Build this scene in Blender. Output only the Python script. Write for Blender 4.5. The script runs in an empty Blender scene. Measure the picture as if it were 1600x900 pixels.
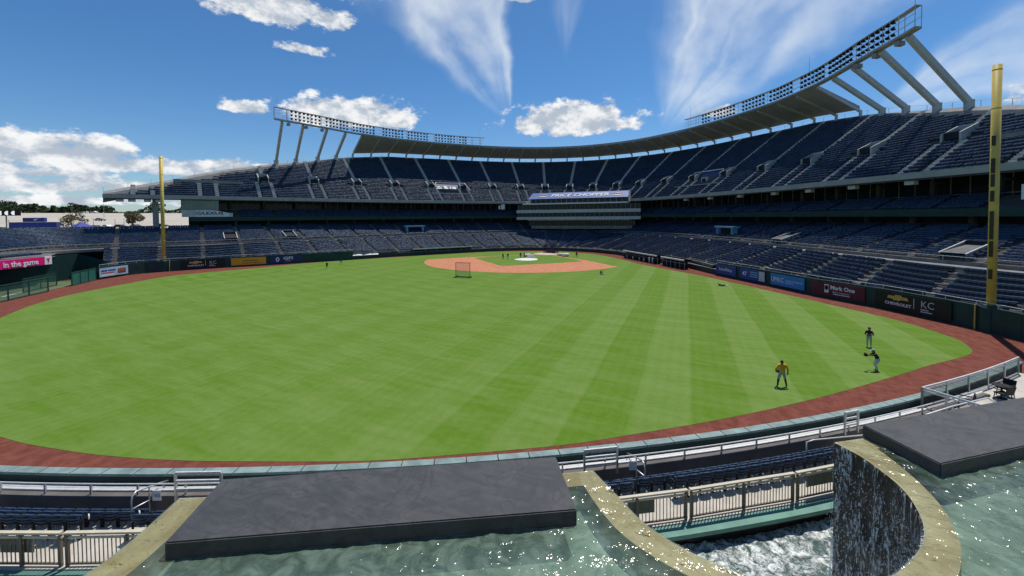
import bpy, bmesh, math, random
import numpy as np
from mathutils import Vector, Matrix
random.seed(7); rng = np.random.default_rng(7)
scene = bpy.context.scene
COL = scene.collection
# ------------------------------------------------------------------ camera
CAM = np.array([-42.7552, 130.4958, 12.2942]); YAW, PITCH, ROLL, FPX, OY = 0.3985, -0.0296, -0.0081, 647.6546, 358.4374
FW = np.array([math.sin(YAW)*math.cos(PITCH), -math.cos(YAW)*math.cos(PITCH), math.sin(PITCH)])
_r = np.cross(FW, [0, 0, 1]); _r /= np.linalg.norm(_r); _u = np.cross(_r, FW)
RT = _r*math.cos(ROLL)+_u*math.sin(ROLL); UP = -_r*math.sin(ROLL)+_u*math.cos(ROLL)
cam = bpy.data.cameras.new('camera'); camo = bpy.data.objects.new('camera', cam); COL.objects.link(camo)
M = Matrix.Identity(4)
for i in range(3):
    M[i][0], M[i][1], M[i][2], M[i][3] = RT[i], UP[i], -FW[i], CAM[i]
camo.matrix_world = M
cam.sensor_width = 36; cam.lens = 36*FPX/1600; cam.shift_y = -(450-OY)/1600
cam.clip_start = 0.1; cam.clip_end = 5000
scene.camera = camo
def ray(x, y): return FW+RT*(x-800)/FPX+UP*(OY-y)/FPX          # direction seen at a point of the survey photograph
def ground(x, y, z=0.0):
    d = ray(x, y); return CAM+d*((z-CAM[2])/d[2])
# ------------------------------------------------------------------ sun and sky
SUN_EL = math.radians(68); SUN_XY = np.array([-.26, -.9656])
sd = Vector((SUN_XY[0]*math.cos(SUN_EL), SUN_XY[1]*math.cos(SUN_EL), math.sin(SUN_EL)))
sun = bpy.data.lights.new('sun', 'SUN'); suno = bpy.data.objects.new('sun', sun); COL.objects.link(suno)
sun.energy = 4.2; sun.angle = math.radians(.53); sun.color = (1, .95, .87)
suno.rotation_euler = sd.to_track_quat('Z', 'Y').to_euler(); suno.location = (0, 0, 120)
scene.view_settings.view_transform = 'Standard'; scene.view_settings.look = 'None'
scene.view_settings.exposure = 0.0; scene.view_settings.gamma = 1
scene.render.engine = 'CYCLES'
world = bpy.data.worlds.new('World'); scene.world = world; world.use_nodes = True
wn = world.node_tree.nodes; wl = world.node_tree.links; wn.clear()
class G:                                                        # tiny node-graph helper
    def __init__(s, nt): s.n, s.l = nt.nodes, nt.links
    def put(s, sock, v):
        if v is None: return
        if isinstance(v, bpy.types.NodeSocket): s.l.new(v, sock)
        else:
            try: sock.default_value = v
            except Exception: sock.default_value = (v, v, v) if not hasattr(v, '__len__') else tuple(v)+(1,)
    def m(s, op, a, b=None, c=None, clamp=False):
        n = s.n.new('ShaderNodeMath'); n.operation = op; n.use_clamp = clamp
        for k, v in enumerate((a, b, c)): s.put(n.inputs[k], v)
        return n.outputs[0]
    def vm(s, op, a, b=None, scale=None):
        n = s.n.new('ShaderNodeVectorMath'); n.operation = op
        s.put(n.inputs[0], a); s.put(n.inputs[1], b)
        if scale is not None: s.put(n.inputs['Scale'], scale)
        return n.outputs['Value'] if op in ('DOT_PRODUCT', 'LENGTH', 'DISTANCE') else n.outputs['Vector']
    def noise(s, vec, scale, detail=4, rough=.5, dist=0, dim='3D'):
        n = s.n.new('ShaderNodeTexNoise'); n.noise_dimensions = dim
        s.put(n.inputs['Vector'], vec); s.put(n.inputs['Scale'], scale); s.put(n.inputs['Detail'], detail)
        s.put(n.inputs['Roughness'], rough); s.put(n.inputs['Distortion'], dist); return n.outputs['Fac']
    def mix(s, f, a, b, mode='MIX'):
        n = s.n.new('ShaderNodeMix'); n.data_type = 'RGBA'; n.blend_type = mode
        s.put(n.inputs[0], f); s.put(n.inputs[6], a); s.put(n.inputs[7], b); return n.outputs[2]
    def ss(s, v, lo, hi):
        n = s.n.new('ShaderNodeMapRange'); n.interpolation_type = 'SMOOTHSTEP'
        s.put(n.inputs[0], v); s.put(n.inputs[1], lo); s.put(n.inputs[2], hi); return n.outputs[0]
    def xyz(s, x=0, y=0, z=0):
        n = s.n.new('ShaderNodeCombineXYZ')
        for k, v in enumerate((x, y, z)): s.put(n.inputs[k], v)
        return n.outputs[0]
g = G(world.node_tree)
sky = wn.new('ShaderNodeTexSky'); sky.sky_type = 'NISHITA'; sky.sun_disc = False
sky.sun_elevation = SUN_EL; sky.sun_rotation = math.atan2(SUN_XY[0], SUN_XY[1])
sky.altitude = 250; sky.air_density = 1.0; sky.dust_density = .35; sky.ozone_density = 2.5
tc = wn.new('ShaderNodeTexCoord'); DIR = tc.outputs['Generated']
def tang(x, y):
    c = ray(x, y); c = c/np.linalg.norm(c); r = np.cross(c, [0, 0, 1]); r /= np.linalg.norm(r); u = np.cross(r, c)
    return tuple(c), tuple(r), tuple(u)
def tanxy(x, y):
    c, r, u = tang(x, y); k = g.vm('DOT_PRODUCT', DIR, c)
    return g.m('DIVIDE', g.vm('DOT_PRODUCT', DIR, r), k), g.m('DIVIDE', g.vm('DOT_PRODUCT', DIR, u), k), k
# cumulus: (x, y, half width px, half height px, weight)
CU = [(425, 14, 100, 46, 1.0), (500, 30, 45, 24, .75), (470, 77, 34, 12, .55), (380, 170, 38, 17, .85), (548, 182, 108, 38, 1.1),
      (600, 190, 50, 26, .9), (890, 193, 118, 38, 1.05), (905, 180, 60, 26, .95), (1118, 176, 45, 14, .75), (815, 0, 45, 10, .7),
      (500, -25, 90, 34, .9), (50, 236, 150, 36, .8), (150, 258, 110, 26, .72), (285, 266, 105, 24, .85), (20, 290, 150, 22, .6),
      (230, 296, 140, 20, .7), (120, 316, 190, 11, .6), (330, 318, 120, 8, .5), (60, 270, 130, 14, .55), (330, 292, 90, 10, .5), (340, 262, 60, 14, .7), (-140, 250, 140, 50, 1.0), (-300, 200, 150, 40, .9), (1750, 130, 130, 40, .9),
      (200, -190, 140, 60, 1.0), (1000, -260, 160, 70, 1.0)]
mm = None
for (x, y, a, b, w) in CU:
    X, Y, k = tanxy(x, y)
    cs = FPX/np.linalg.norm(ray(x, y))**1.0
    sx = FPX*np.linalg.norm(ray(x, y))
    u = g.m('MULTIPLY', X, sx/a); v0 = g.m('MULTIPLY', Y, sx/b)
    v = g.m('MAXIMUM', v0, g.m('MULTIPLY', v0, -1.9))
    q = g.m('SQRT', g.m('ADD', g.m('MULTIPLY', u, u), g.m('MULTIPLY', v, v)))
    e = g.m('MULTIPLY', g.m('SUBTRACT', 1.0, q), w)
    e = g.m('MULTIPLY', e, g.m('GREATER_THAN', k, 0.05))
    e = g.m('ADD', e, g.m('MULTIPLY', g.m('LESS_THAN', k, 0.05), -1.0))
    mm = e if mm is None else g.m('MAXIMUM', mm, e)
mm = g.m('MAXIMUM', mm, -1.0)
def cdens(vec):
    n1 = g.noise(vec, 17, 6, .62)
    n2 = g.noise(vec, 7, 3, .5, .1)
    return g.m('ADD', g.m('ADD', g.m('MULTIPLY', mm, 1.15), g.m('MULTIPLY', g.m('SUBTRACT', n1, .5), 2.4)), g.m('MULTIPLY', g.m('SUBTRACT', n2, .5), .9))
stretch = g.vm('MULTIPLY', DIR, (1, 1, 1.7))
d0 = cdens(stretch); d1 = cdens(g.vm('ADD', stretch, (sd.x*.02, sd.y*.02, .042)))
cov = g.ss(d0, .02, .42)
lit = g.ss(g.m('SUBTRACT', d0, d1), -.28, .42)
core = g.ss(d0, .2, 1.2)
ccol = g.mix(lit, (4.4, 5.1, 6.1, 1), (9.6, 9.7, 9.7, 1))
ccol = g.mix(g.m('MULTIPLY', core, .22), ccol, (6.2, 6.6, 7.2, 1))
# cirrus fans: apex x,y, th0, th1, soft, streak freq, rho freq, far, alpha
FAN = [(800, 196, -50, -2, 8, 2.4, 2.0, .62, .9), (1030, 215, 8, 62, 14, 2.6, 1.8, .75, .8), (1330, 190, 54, 84, 9, 3, 2.2, .8, .7), (882, 110, -9, 16, 8, 4, 2, .4, .2)]
cir = None
wob = g.m('MULTIPLY', g.m('SUBTRACT', g.noise(DIR, 5, 4, .55), .5), 30)
st2 = g.noise(DIR, 5, 5, .6, .3)
for (x, y, t0, t1, soft, k1, k2, far, al) in FAN:
    X, Y, k = tanxy(x, y); rho = g.m('SQRT', g.m('ADD', g.m('MULTIPLY', X, X), g.m('MULTIPLY', Y, Y)))
    th = g.m('MULTIPLY', g.m('ARCTAN2', X, Y), 180/math.pi)
    tw = g.m('ADD', th, wob)
    msk = g.m('MULTIPLY', g.ss(tw, t0-soft, t0+soft), g.m('SUBTRACT', 1, g.ss(tw, t1-soft*.5, t1+soft*.5)))
    st = g.noise(g.xyz(g.m('MULTIPLY', tw, k1/57.3*1.3), g.m('MULTIPLY', rho, k2*2.2), x*.01), 1.0, 2.5, .45, .6)
    msk = g.m('MULTIPLY', msk, g.m('MULTIPLY', g.ss(rho, .01, .12), g.m('SUBTRACT', 1, g.ss(rho, far*.6, far*1.6))))
    a = g.m('MULTIPLY', g.m('MULTIPLY', msk, g.ss(g.m('ADD', st, g.m('MULTIPLY', st2, .9)), .52, 1.35)), al)
    a = g.m('MULTIPLY', a, g.m('GREATER_THAN', k, .1))
    cir = a if cir is None else g.m('MAXIMUM', cir, a)
sep = wn.new('ShaderNodeSeparateXYZ'); wl.new(DIR, sep.inputs[0])
tint = g.mix(g.ss(sep.outputs[2], -.02, .32), (.74, .92, 1.10, 1), (.48, .83, 1.10, 1))
skyc = g.mix(1.0, sky.outputs[0], tint, 'MULTIPLY')
c1 = g.mix(cir, skyc, (8.2, 8.8, 9.3, 1))
c2 = g.mix(cov, c1, ccol)
bg = wn.new('ShaderNodeBackground'); wl.new(c2, bg.inputs[0]); bg.inputs[1].default_value = .1
world.cycles.sampling_method = 'MANUAL'; world.cycles.sample_map_resolution = 256
wo = wn.new('ShaderNodeOutputWorld'); wl.new(bg.outputs[0], wo.inputs[0])
# ------------------------------------------------------------------ materials
MATS = {}
def mat(name, col, rough=.7, var=.15, scale=3.0, bump=0.0, bscale=30.0, metal=0.0, spec=.4, col2=None, detail=5, coat=0.0, emit=None):
    if name in MATS: return MATS[name]
    m = bpy.data.materials.new(name); m.use_nodes = True; nt = m.node_tree; k = G(nt); b = nt.nodes['Principled BSDF']
    t = nt.nodes.new('ShaderNodeTexCoord').outputs['Object']
    c2 = col2 or tuple(min(1, c*(1+var)) for c in col); c1 = tuple(c*(1-var) for c in col) if col2 is None else col
    if var > 0 or col2:
        f = k.ss(k.noise(t, scale, detail, .6), .3, .7); k.put(b.inputs['Base Color'], k.mix(f, c1+(1,), c2+(1,)))
    else: b.inputs['Base Color'].default_value = tuple(col)+(1,)
    b.inputs['Roughness'].default_value = rough; b.inputs['Metallic'].default_value = metal
    b.inputs['Specular IOR Level'].default_value = spec; b.inputs['Coat Weight'].default_value = coat
    if bump > 0:
        bn = nt.nodes.new('ShaderNodeBump'); bn.inputs['Strength'].default_value = bump; bn.inputs['Distance'].default_value = .02
        nt.links.new(k.noise(t, bscale, 4, .6), bn.inputs['Height']); nt.links.new(bn.outputs[0], b.inputs['Normal'])
    if emit: b.inputs['Emission Color'].default_value = emit[0]+(1,); b.inputs['Emission Strength'].default_value = emit[1]
    MATS[name] = m; return m
CONC = mat('concrete', (.27, .26, .24), .85, .18, .6, .2, 12)
CONCL = mat('concrete_light', (.43, .40, .36), .85, .15, 1.2, .15, 14)
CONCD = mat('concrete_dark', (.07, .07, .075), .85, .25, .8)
SEATM = mat('navy_seat_plastic', (.026, .047, .090), .42, .3, .4, spec=.42)
SEATM.node_tree.nodes['Principled BSDF'].inputs['Specular Tint'].default_value = (.62, .8, 1, 1)
STEEL = mat('galvanised_steel', (.55, .56, .56), .42, .12, 4, metal=.75)
ALU = mat('aluminium_plank', (.60, .61, .60), .5, .1, 6, metal=.3)
WHITE = mat('white_paint', (.75, .75, .74), .5, .06, 2)
LGREY = mat('light_grey_paint', (.52, .52, .49), .55, .1, 1.0)
GREY = mat('grey_paint', (.28, .28, .27), .6, .12, 1.0)
GREEN = mat('dark_green_wall_pad', (.008, .042, .036), .6, .2, .5, .05, 8)
GREEN2 = mat('green_steel', (.02, .065, .05), .5, .15, 2)
TEAL = mat('pale_teal_coping', (.19, .265, .25), .6, .25, 1.5, .08, 20)
TEALB = mat('teal_beam_paint', (.12, .26, .205), .6, .15, 1.2)
BLACK = mat('black_paint', (.008, .008, .009), .6, .2, 3, spec=.25)
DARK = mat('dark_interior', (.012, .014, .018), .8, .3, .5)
YEL = mat('yellow_pole_paint', (.60, .44, .09), .5, .1, .8)
TAN = mat('tan_fence_paint', (.55, .49, .36), .55, .08, 2)
TAND = mat('tan_fence_post', (.17, .145, .10), .6, .12, 2)
NAVY = mat('navy_print', (.012, .03, .12), .5, .1, .4)
GLASS = mat('dark_window_glass', (.012, .018, .022), .18, .3, .2, spec=.25)
GLASSG = mat('pale_green_glass', (.22, .30, .29), .12, .25, .2, spec=.5)
TREAD = mat('shade_darkened_tread', (.135, .133, .13), .9, .25, .8)  # concrete darkened in colour to stand for seat shadows on the rows
ROOFM = mat('canopy_soffit', (.38, .385, .41), .7, .12, .35)
FASC = mat('deck_fascia', (.36, .36, .33), .7, .1, .4)
SKIN = mat('skin', (.28, .15, .10), .55, .1, 10)
# ------------------------------------------------------------------ mesh helpers
def link(o, parent=None):
    COL.objects.link(o)
    if parent is not None: o.parent = parent
    return o
def mk(name, V, F, m, parent=None, smooth=False, mi=None):
    me = bpy.data.meshes.new(name); me.from_pydata([tuple(map(float, v)) for v in V], [], [tuple(f) for f in F])
    for mm_ in (m if isinstance(m, (list, tuple)) else [m]): me.materials.append(mm_)
    if mi is not None: me.polygons.foreach_set('material_index', np.array(mi, np.int32))
    if smooth: me.polygons.foreach_set('use_smooth', np.ones(len(me.polygons), bool))
    me.update(); return link(bpy.data.objects.new(name, me), parent)
def mknp(name, V, Q, m, parent=None, smooth=False):             # quads from numpy arrays
    me = bpy.data.meshes.new(name); V = np.asarray(V, np.float32); Q = np.asarray(Q, np.int32); k = Q.shape[1]
    me.vertices.add(len(V)); me.vertices.foreach_set('co', V.ravel()); me.loops.add(Q.size); me.loops.foreach_set('vertex_index', Q.ravel())
    me.polygons.add(len(Q)); me.polygons.foreach_set('loop_start', np.arange(0, Q.size, k, dtype=np.int32))
    for mm_ in (m if isinstance(m, (list, tuple)) else [m]): me.materials.append(mm_)
    me.polygons.foreach_set('use_smooth', np.full(len(Q), bool(smooth)))
    me.update(calc_edges=True); me.validate(); return link(bpy.data.objects.new(name, me), parent)
class MB:
    def __init__(s): s.V = []; s.F = []; s.I = []
    def add(s, V, F, i=0):
        n = len(s.V); s.V += [tuple(v) for v in V]; s.F += [tuple(a+n for a in f) for f in F]; s.I += [i]*len(F); return s
    def box(s, c, size, rz=0.0, i=0, ax=None):
        if ax is None:
            co, si = math.cos(rz), math.sin(rz); ax = ((co, si, 0), (-si, co, 0), (0, 0, 1))
        X, Y, Z = [np.array(a, float)*h/2 for a, h in zip(ax, size)]; c = np.array(c, float)
        V = [c+a*X+b*Y+d*Z for d in (-1, 1) for a, b in ((-1, -1), (1, -1), (1, 1), (-1, 1))]
        return s.add(V, [(0, 3, 2, 1), (4, 5, 6, 7), (0, 1, 5, 4), (1, 2, 6, 5), (2, 3, 7, 6), (3, 0, 4, 7)], i)
    def beam(s, a, b, w, h, i=0, up=(0, 0, 1)):
        a, b = np.array(a, float), np.array(b, float); d = b-a; L = np.linalg.norm(d); x = d/L
        y = np.cross(up, x); n = np.linalg.norm(y); y = y/n if n > 1e-6 else np.array([1., 0, 0]); z = np.cross(x, y)
        return s.box((a+b)/2, (L, w, h), ax=(x, y, z), i=i)
    def tube(s, pts, r, n=8, i=0, cap=True):
        P = [np.array(p, float) for p in pts]; rs = r if hasattr(r, '__len__') else [r]*len(P); V = []; F = []
        t0 = P[1]-P[0]; t0 /= np.linalg.norm(t0); u = np.cross(t0, [0, 0, 1])
        if np.linalg.norm(u) < 1e-3: u = np.array([1., 0, 0])
        u /= np.linalg.norm(u)
        for k, p in enumerate(P):
            t = (P[min(k+1, len(P)-1)]-P[max(k-1, 0)]); t /= np.linalg.norm(t)
            u = u-t*(u@t); u /= np.linalg.norm(u); v = np.cross(t, u)
            V += [p+rs[k]*(math.cos(a)*u+math.sin(a)*v) for a in np.linspace(0, 2*math.pi, n, endpoint=False)]
        for k in range(len(P)-1):
            F += [(k*n+j, k*n+(j+1) % n, (k+1)*n+(j+1) % n, (k+1)*n+j) for j in range(n)]
        if cap: F += [tuple(range(n-1, -1, -1)), tuple((len(P)-1)*n+j for j in range(n))]
        return s.add(V, F, i)
    def strip(s, A, B, i=0):                                     # quads between two polylines
        n = len(A); return s.add(list(A)+list(B), [(k, k+1, n+k+1, n+k) for k in range(n-1)], i)
    def sweep(s, rings, i=0, closed=True, caps=True):            # rings: list of equal-length profiles
        n = len(rings[0]); V = [v for r in rings for v in r]; F = []
        for k in range(len(rings)-1):
            for j in range(n if closed else n-1):
                F.append((k*n+j, k*n+(j+1) % n, (k+1)*n+(j+1) % n, (k+1)*n+j))
        if caps and closed: F += [tuple(range(n-1, -1, -1)), tuple((len(rings)-1)*n+j for j in range(n))]
        return s.add(V, F, i)
    def lathe(s, c, prof, n=12, i=0):
        V = [(c[0]+r*math.cos(a), c[1]+r*math.sin(a), c[2]+z) for r, z in prof for a in np.linspace(0, 2*math.pi, n, endpoint=False)]
        F = [(k*n+j, k*n+(j+1) % n, (k+1)*n+(j+1) % n, (k+1)*n+j) for k in range(len(prof)-1) for j in range(n)]
        F += [tuple(range(n-1, -1, -1)), tuple((len(prof)-1)*n+j for j in range(n))]
        return s.add(V, F, i)
    def build(s, name, m, parent=None, smooth=False):
        return mk(name, s.V, s.F, m, parent, smooth, s.I if isinstance(m, (list, tuple)) and len(m) > 1 else None)
def tag(o, label, cat, group=None):
    o['label'] = label; o['category'] = cat
    if group: o['group'] = group
    return o
def thing(name, label, cat, loc=(0, 0, 0), group=None):
    o = bpy.data.objects.new(name, None); o.empty_display_size = .1; COL.objects.link(o); o.location = loc
    return tag(o, label, cat, group)
def struct(o): o['kind'] = 'structure'; return o
def stuff(o): o['kind'] = 'stuff'; return o
def dup(o, parent=None, name=None):
    c = o.copy(); COL.objects.link(c); c.parent = parent
    if name: c.name = name
    return c
def copy_tree(root, loc=None, rz=None):
    r = dup(root)
    for ch in root.children:
        c = dup(ch, r)
        for gch in ch.children: dup(gch, c)
    if loc is not None: r.location = loc
    if rz is not None: r.rotation_euler = (0, 0, rz)
    return r
_tx = {}
def text(body, size, loc, right, up, m, parent=None, name='lettering', align='CENTER', sx=1.0, depth=.012, shear=0.0, weight=0.0):
    key = (body, size, align, sx, depth, shear, weight)
    if key not in _tx:
        cu = bpy.data.curves.new('lettering', 'FONT'); cu.body = body; cu.size = size; cu.align_x = align; cu.align_y = 'CENTER'; cu.extrude = depth; cu.shear = shear; cu.offset = weight
        cu.resolution_u = 2
        o = bpy.data.objects.new('lettering', cu); COL.objects.link(o); dg = bpy.context.evaluated_depsgraph_get()
        me = bpy.data.meshes.new_from_object(o.evaluated_get(dg)); COL.objects.unlink(o); bpy.data.objects.remove(o)
        if sx != 1:
            for v in me.vertices: v.co.x *= sx
        _tx[key] = me
    me = _tx[key].copy(); me.materials.clear(); me.materials.append(m)
    o = bpy.data.objects.new(name, me); link(o, parent)
    r = Vector(right).normalized(); u = Vector(up); u = (u-r*u.dot(r)).normalized(); n = r.cross(u)
    Mx = Matrix.Identity(4)
    for a in range(3): Mx[a][0], Mx[a][1], Mx[a][2], Mx[a][3] = r[a], u[a], n[a], loc[a]
    if parent is not None: Mx = Matrix.Translation(-Vector(parent.location)) @ Mx
    o.matrix_local = Mx; return o
# ------------------------------------------------------------------ plan curves
def catmull(P, n=20):
    P = np.array(P, float); P = np.vstack([P[1]*[-1, 1], P, 2*P[-1]-P[-2]]); out = []
    for i in range(1, len(P)-2):
        a, b, c, d = P[i-1:i+3]
        for t in np.linspace(0, 1, n, endpoint=False):
            out.append(.5*((2*b)+(-a+c)*t+(2*a-5*b+4*c-d)*t*t+(-a+3*b-3*c+d)*t**3))
    return np.array(out+[P[-2]])
def sym(H): L = H[::-1]*[-1, 1]; return np.vstack([L[:-1], H])
def frame(D):
    T = np.gradient(D, axis=0); T /= np.linalg.norm(T, axis=1)[:, None]
    return T, np.stack([T[:, 1], -T[:, 0]], -1), np.r_[0, np.cumsum(np.linalg.norm(np.diff(D, axis=0), axis=1))]
D = sym(catmull([(0, -41), (14, -38), (27, -29.5), (38, -18.5), (48, -6), (60, 12), (69, 28.5), (78, 45), (86, 60), (93, 74)]))
DT, DN, DS = frame(D); ND = len(D)
KM = np.array([np.interp(min(i, 360-i), [0, 15, 33, 40, 51, 65, 79, 92, 112, 180], [2, 7, 14, 16, 19.5, 23, 27, 29.7, 30.5, 30.5]) for i in range(ND)])
E_ = sym(catmull([(0, -38), (13, -35.2), (24.6, -27), (35, -16), (44, -3), (54.8, 15), (62.5, 32), (70.5, 50.5), (78.5, 65), (84.5, 75.5), (87, 83), (85, 90), (79, 95.6), (70, 101)]))
ET, EN, ES = frame(E_); NE = len(E_)
W = sym(np.array([(0, -14), (7, -13), (14, -10.5), (22, -4.5), (30, 6), (37, 16), (43, 24.5), (48.6, 35.5), (56, 47), (61, 55.5), (66.4, 62.3), (69.8, 68.5), (71.1, 71.3), (72.5, 75), (72.5, 79), (70, 84.5)], float))
def hitW(p, d):
    best = None
    for a, b in zip(W[:-1], W[1:]):
        e = b-a; A = np.array([[d[0], -e[0]], [d[1], -e[1]]]); dt = np.linalg.det(A)
        if abs(dt) < 1e-9: continue
        t, u = np.linalg.solve(A, a-p)
        if t > 2 and -1e-6 <= u <= 1+1e-6 and (best is None or t < best): best = t
    return best
EW = np.array([-(hitW(E_[i], -EN[i]) or np.nan) for i in range(NE)])   # offset of the field wall from the bowl curve
CC = np.array([14.4, 28.1]); CR = 100.65                               # outfield ring
def PO(off, ang, z=0.0):
    a = math.radians(ang); return np.array([CC[0]+(CR+off)*math.sin(a), CC[1]+(CR+off)*math.cos(a), z])
def arc(off, a0, a1, z, n=None):
    n = n or max(2, int(abs(a1-a0)/.6)+2); return [PO(off, a, z) for a in np.linspace(a0, a1, n)]
# ------------------------------------------------------------------ terrain and field
def ngon(name, pts, z, m):
    bm = bmesh.new(); vs = [bm.verts.new((p[0], p[1], z)) for p in pts]; f = bm.faces.new(vs)
    if f.normal.z == 0: bm.normal_update()
    f.normal_update()
    if f.normal.z < 0: f.normal_flip()
    bmesh.ops.triangulate(bm, faces=bm.faces[:]); me = bpy.data.meshes.new(name); bm.to_mesh(me); bm.free(); me.materials.append(m)
    return struct(link(bpy.data.objects.new(name, me)))
def gmat(name, f):
    m = bpy.data.materials.new(name); m.use_nodes = True; k = G(m.node_tree); b = m.node_tree.nodes['Principled BSDF']
    p = m.node_tree.nodes.new('ShaderNodeNewGeometry').outputs['Position']; f(k, b, p, m.node_tree); return m
def bumpit(k, b, nt, h, s, d=.02):
    bn = nt.nodes.new('ShaderNodeBump'); bn.inputs['Strength'].default_value = s; bn.inputs['Distance'].default_value = d
    nt.links.new(h, bn.inputs['Height']); nt.links.new(bn.outputs[0], b.inputs['Normal'])
def f_grass(k, b, p, nt):
    sp = nt.nodes.new('ShaderNodeSeparateXYZ'); nt.links.new(p, sp.inputs[0]); x, y = sp.outputs[0], sp.outputs[1]
    wob = k.m('MULTIPLY', k.m('SUBTRACT', k.noise(p, .12, 3), .5), .5)
    st = k.m('SINE', k.m('MULTIPLY', k.m('ADD', k.m('ADD', x, wob), 43.1), math.pi/3.45))
    st = k.ss(st, -.14, .14)
    wgt = k.m('ADD', .20, k.m('MULTIPLY', .48, k.m('SUBTRACT', 1, k.ss(x, -42, -18))))
    # arcs left by a turning mower in the corner
    dd = k.vm('DISTANCE', p, (50, 66, 0)); ring = k.ss(k.m('SINE', k.m('MULTIPLY', dd, 1.9)), -.5, .5)
    rw = k.m('MULTIPLY', k.m('SUBTRACT', 1, k.ss(dd, 6, 24)), .45)
    # second mowing direction
    s2 = k.ss(k.m('SINE', k.m('MULTIPLY', k.m('ADD', k.m('MULTIPLY', x, .25), k.m('ADD', y, k.m('MULTIPLY', wob, 6))), 1.5)), -.6, .6)
    fine = k.noise(k.vm('MULTIPLY', p, (4.2, 1.6, 1)), 1.3, 7, .72, .3); streak = k.noise(k.vm('MULTIPLY', p, (.35, 1.1, 1)), 1.0, 5, .6, .8); big = k.noise(p, .05, 4, .55)
    v = k.m('ADD', k.m('MULTIPLY', k.m('SUBTRACT', st, .5), wgt), k.m('MULTIPLY', k.m('SUBTRACT', ring, .5), rw))
    v = k.m('ADD', v, k.m('MULTIPLY', k.m('SUBTRACT', s2, .5), .22))
    v = k.m('ADD', v, k.m('MULTIPLY', k.m('SUBTRACT', streak, .5), 1.9)); v = k.m('ADD', v, k.m('MULTIPLY', k.m('SUBTRACT', fine, .5), 1.5))
    v = k.m('ADD', v, k.m('MULTIPLY', k.m('SUBTRACT', big, .5), 1.1))
    la = k.m('SINE', k.m('MULTIPLY', k.m('ADD', x, k.m('MULTIPLY', wob, .5)), 2*math.pi/.86)); lb = k.m('SINE', k.m('MULTIPLY', k.m('ADD', y, k.m('ADD', k.m('MULTIPLY', x, .12), k.m('MULTIPLY', wob, .6))), 2*math.pi/1.15))
    patch_ = k.ss(k.noise(p, .11, 3, .6), .35, .7)
    v = k.m('ADD', v, k.m('MULTIPLY', k.m('ADD', la, k.m('MULTIPLY', lb, k.m('ADD', .35, patch_))), .085))
    f = k.m('ADD', .5, k.m('MULTIPLY', v, .66), clamp=True)
    nt.links.new(k.mix(f, (.084, .172, .008, 1), (.150, .228, .052, 1)), b.inputs['Base Color'])
    b.inputs['Roughness'].default_value = .85; b.inputs['Specular IOR Level'].default_value = .12
    bumpit(k, b, nt, k.noise(p, 14, 4, .7), .5, .03)
def f_dirt(c1, c2, sc):
    def f(k, b, p, nt):
        v = k.m('ADD', k.m('MULTIPLY', k.noise(p, sc, 6, .65), .6), k.m('MULTIPLY', k.noise(k.vm('MULTIPLY', p, (1.5, .35, 1)), 1.3, 4, .6), .4))
        nt.links.new(k.mix(k.ss(v, .3, .7), c1, c2), b.inputs['Base Color']); b.inputs['Roughness'].default_value = .95; b.inputs['Specular IOR Level'].default_value = .1
        bumpit(k, b, nt, k.noise(p, 9, 5, .7), .5, .03)
    return f
M_GRASS = gmat('mown_grass', f_grass); M_TRACK = gmat('warning_track_dirt', f_dirt((.115, .034, .024, 1), (.215, .072, .050, 1), 1.6))
M_INF = gmat('infield_clay', f_dirt((.42, .165, .09, 1), (.56, .25, .145, 1), .5)); M_LOT = gmat('parking_concrete', f_dirt((.40, .36, .30, 1), (.52, .47, .40, 1), .05))
M_GND = gmat('dry_grass_ground', f_dirt((.06, .075, .03, 1), (.12, .11, .05, 1), .02))
g0 = ngon('ground', [(-1800, -1800), (1800, -1800), (1800, 1800), (-1800, 1800)], -.3, M_GND)
WR = W.copy()
field = [tuple(p) for p in W[::-1]]                              # from RF corner round home to LF corner
ring = [PO(0, a)[:2] for a in np.linspace(-50, 6, 60)]
outer = [(x, y) for x, y in W] + [(64, 92.5), (59.4, 97), (53.9, 103.4), (42, 116)] + [tuple(p) for p in ring[::-1]]
ngon('warning_track', outer, 0, M_TRACK)
GR = [(37.6, 107.5), (45.2, 102.3), (50.6, 97), (54, 91.8), (57, 86), (60.6, 79), (61.3, 74.5), (60, 68.6), (56.9, 59.8), (52.9, 44.5), (44, 29), (36, 17), (27, 4.5), (19, -3.5), (9, -8), (0, -9.2), (-9, -7.5), (-17, -2), (-26, 10.5), (-31.9, 20.5), (-39.8, 30.6), (-46.1, 38.6), (-55, 52.4), (-61, 62.2), (-65.2, 69.2), (-67, 75.5), (-66.9, 78.8), (-65.6, 82), (-60.9, 86.8), (-57.4, 90.6), (-52, 96.2), (-47.6, 100.4), (-43.8, 103.7), (-40.4, 106.4), (-37.3, 108.8), (-34.3, 110.7), (-31.4, 112.4), (-28.6, 114), (-25.7, 115.3), (-22.7, 116.5), (-19.6, 117.7), (-16.1, 118.8), (-12.1, 119.7), (-6.7, 120.4), (4, 120.6), (16, 118.5), (28, 113.5)]
def smooth_closed(P, n=4):
    P = np.array(P, float); m_ = len(P); out = []
    for i in range(m_):
        a, b, c, d = P[i-1], P[i], P[(i+1) % m_], P[(i+2) % m_]
        for t in np.linspace(0, 1, n, endpoint=False):
            out.append(.5*((2*b)+(-a+c)*t+(2*a-5*b+4*c-d)*t*t+(-a+3*b-3*c+d)*t**3))
    return out
ngon('outfield_grass', smooth_closed(GR), .012, M_GRASS)
mound = np.array([0, 18.44])
arcp = [tuple(mound+28.96*np.array([math.sin(a), math.cos(a)])) for a in np.linspace(math.radians(71), math.radians(-71), 60)]
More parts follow.
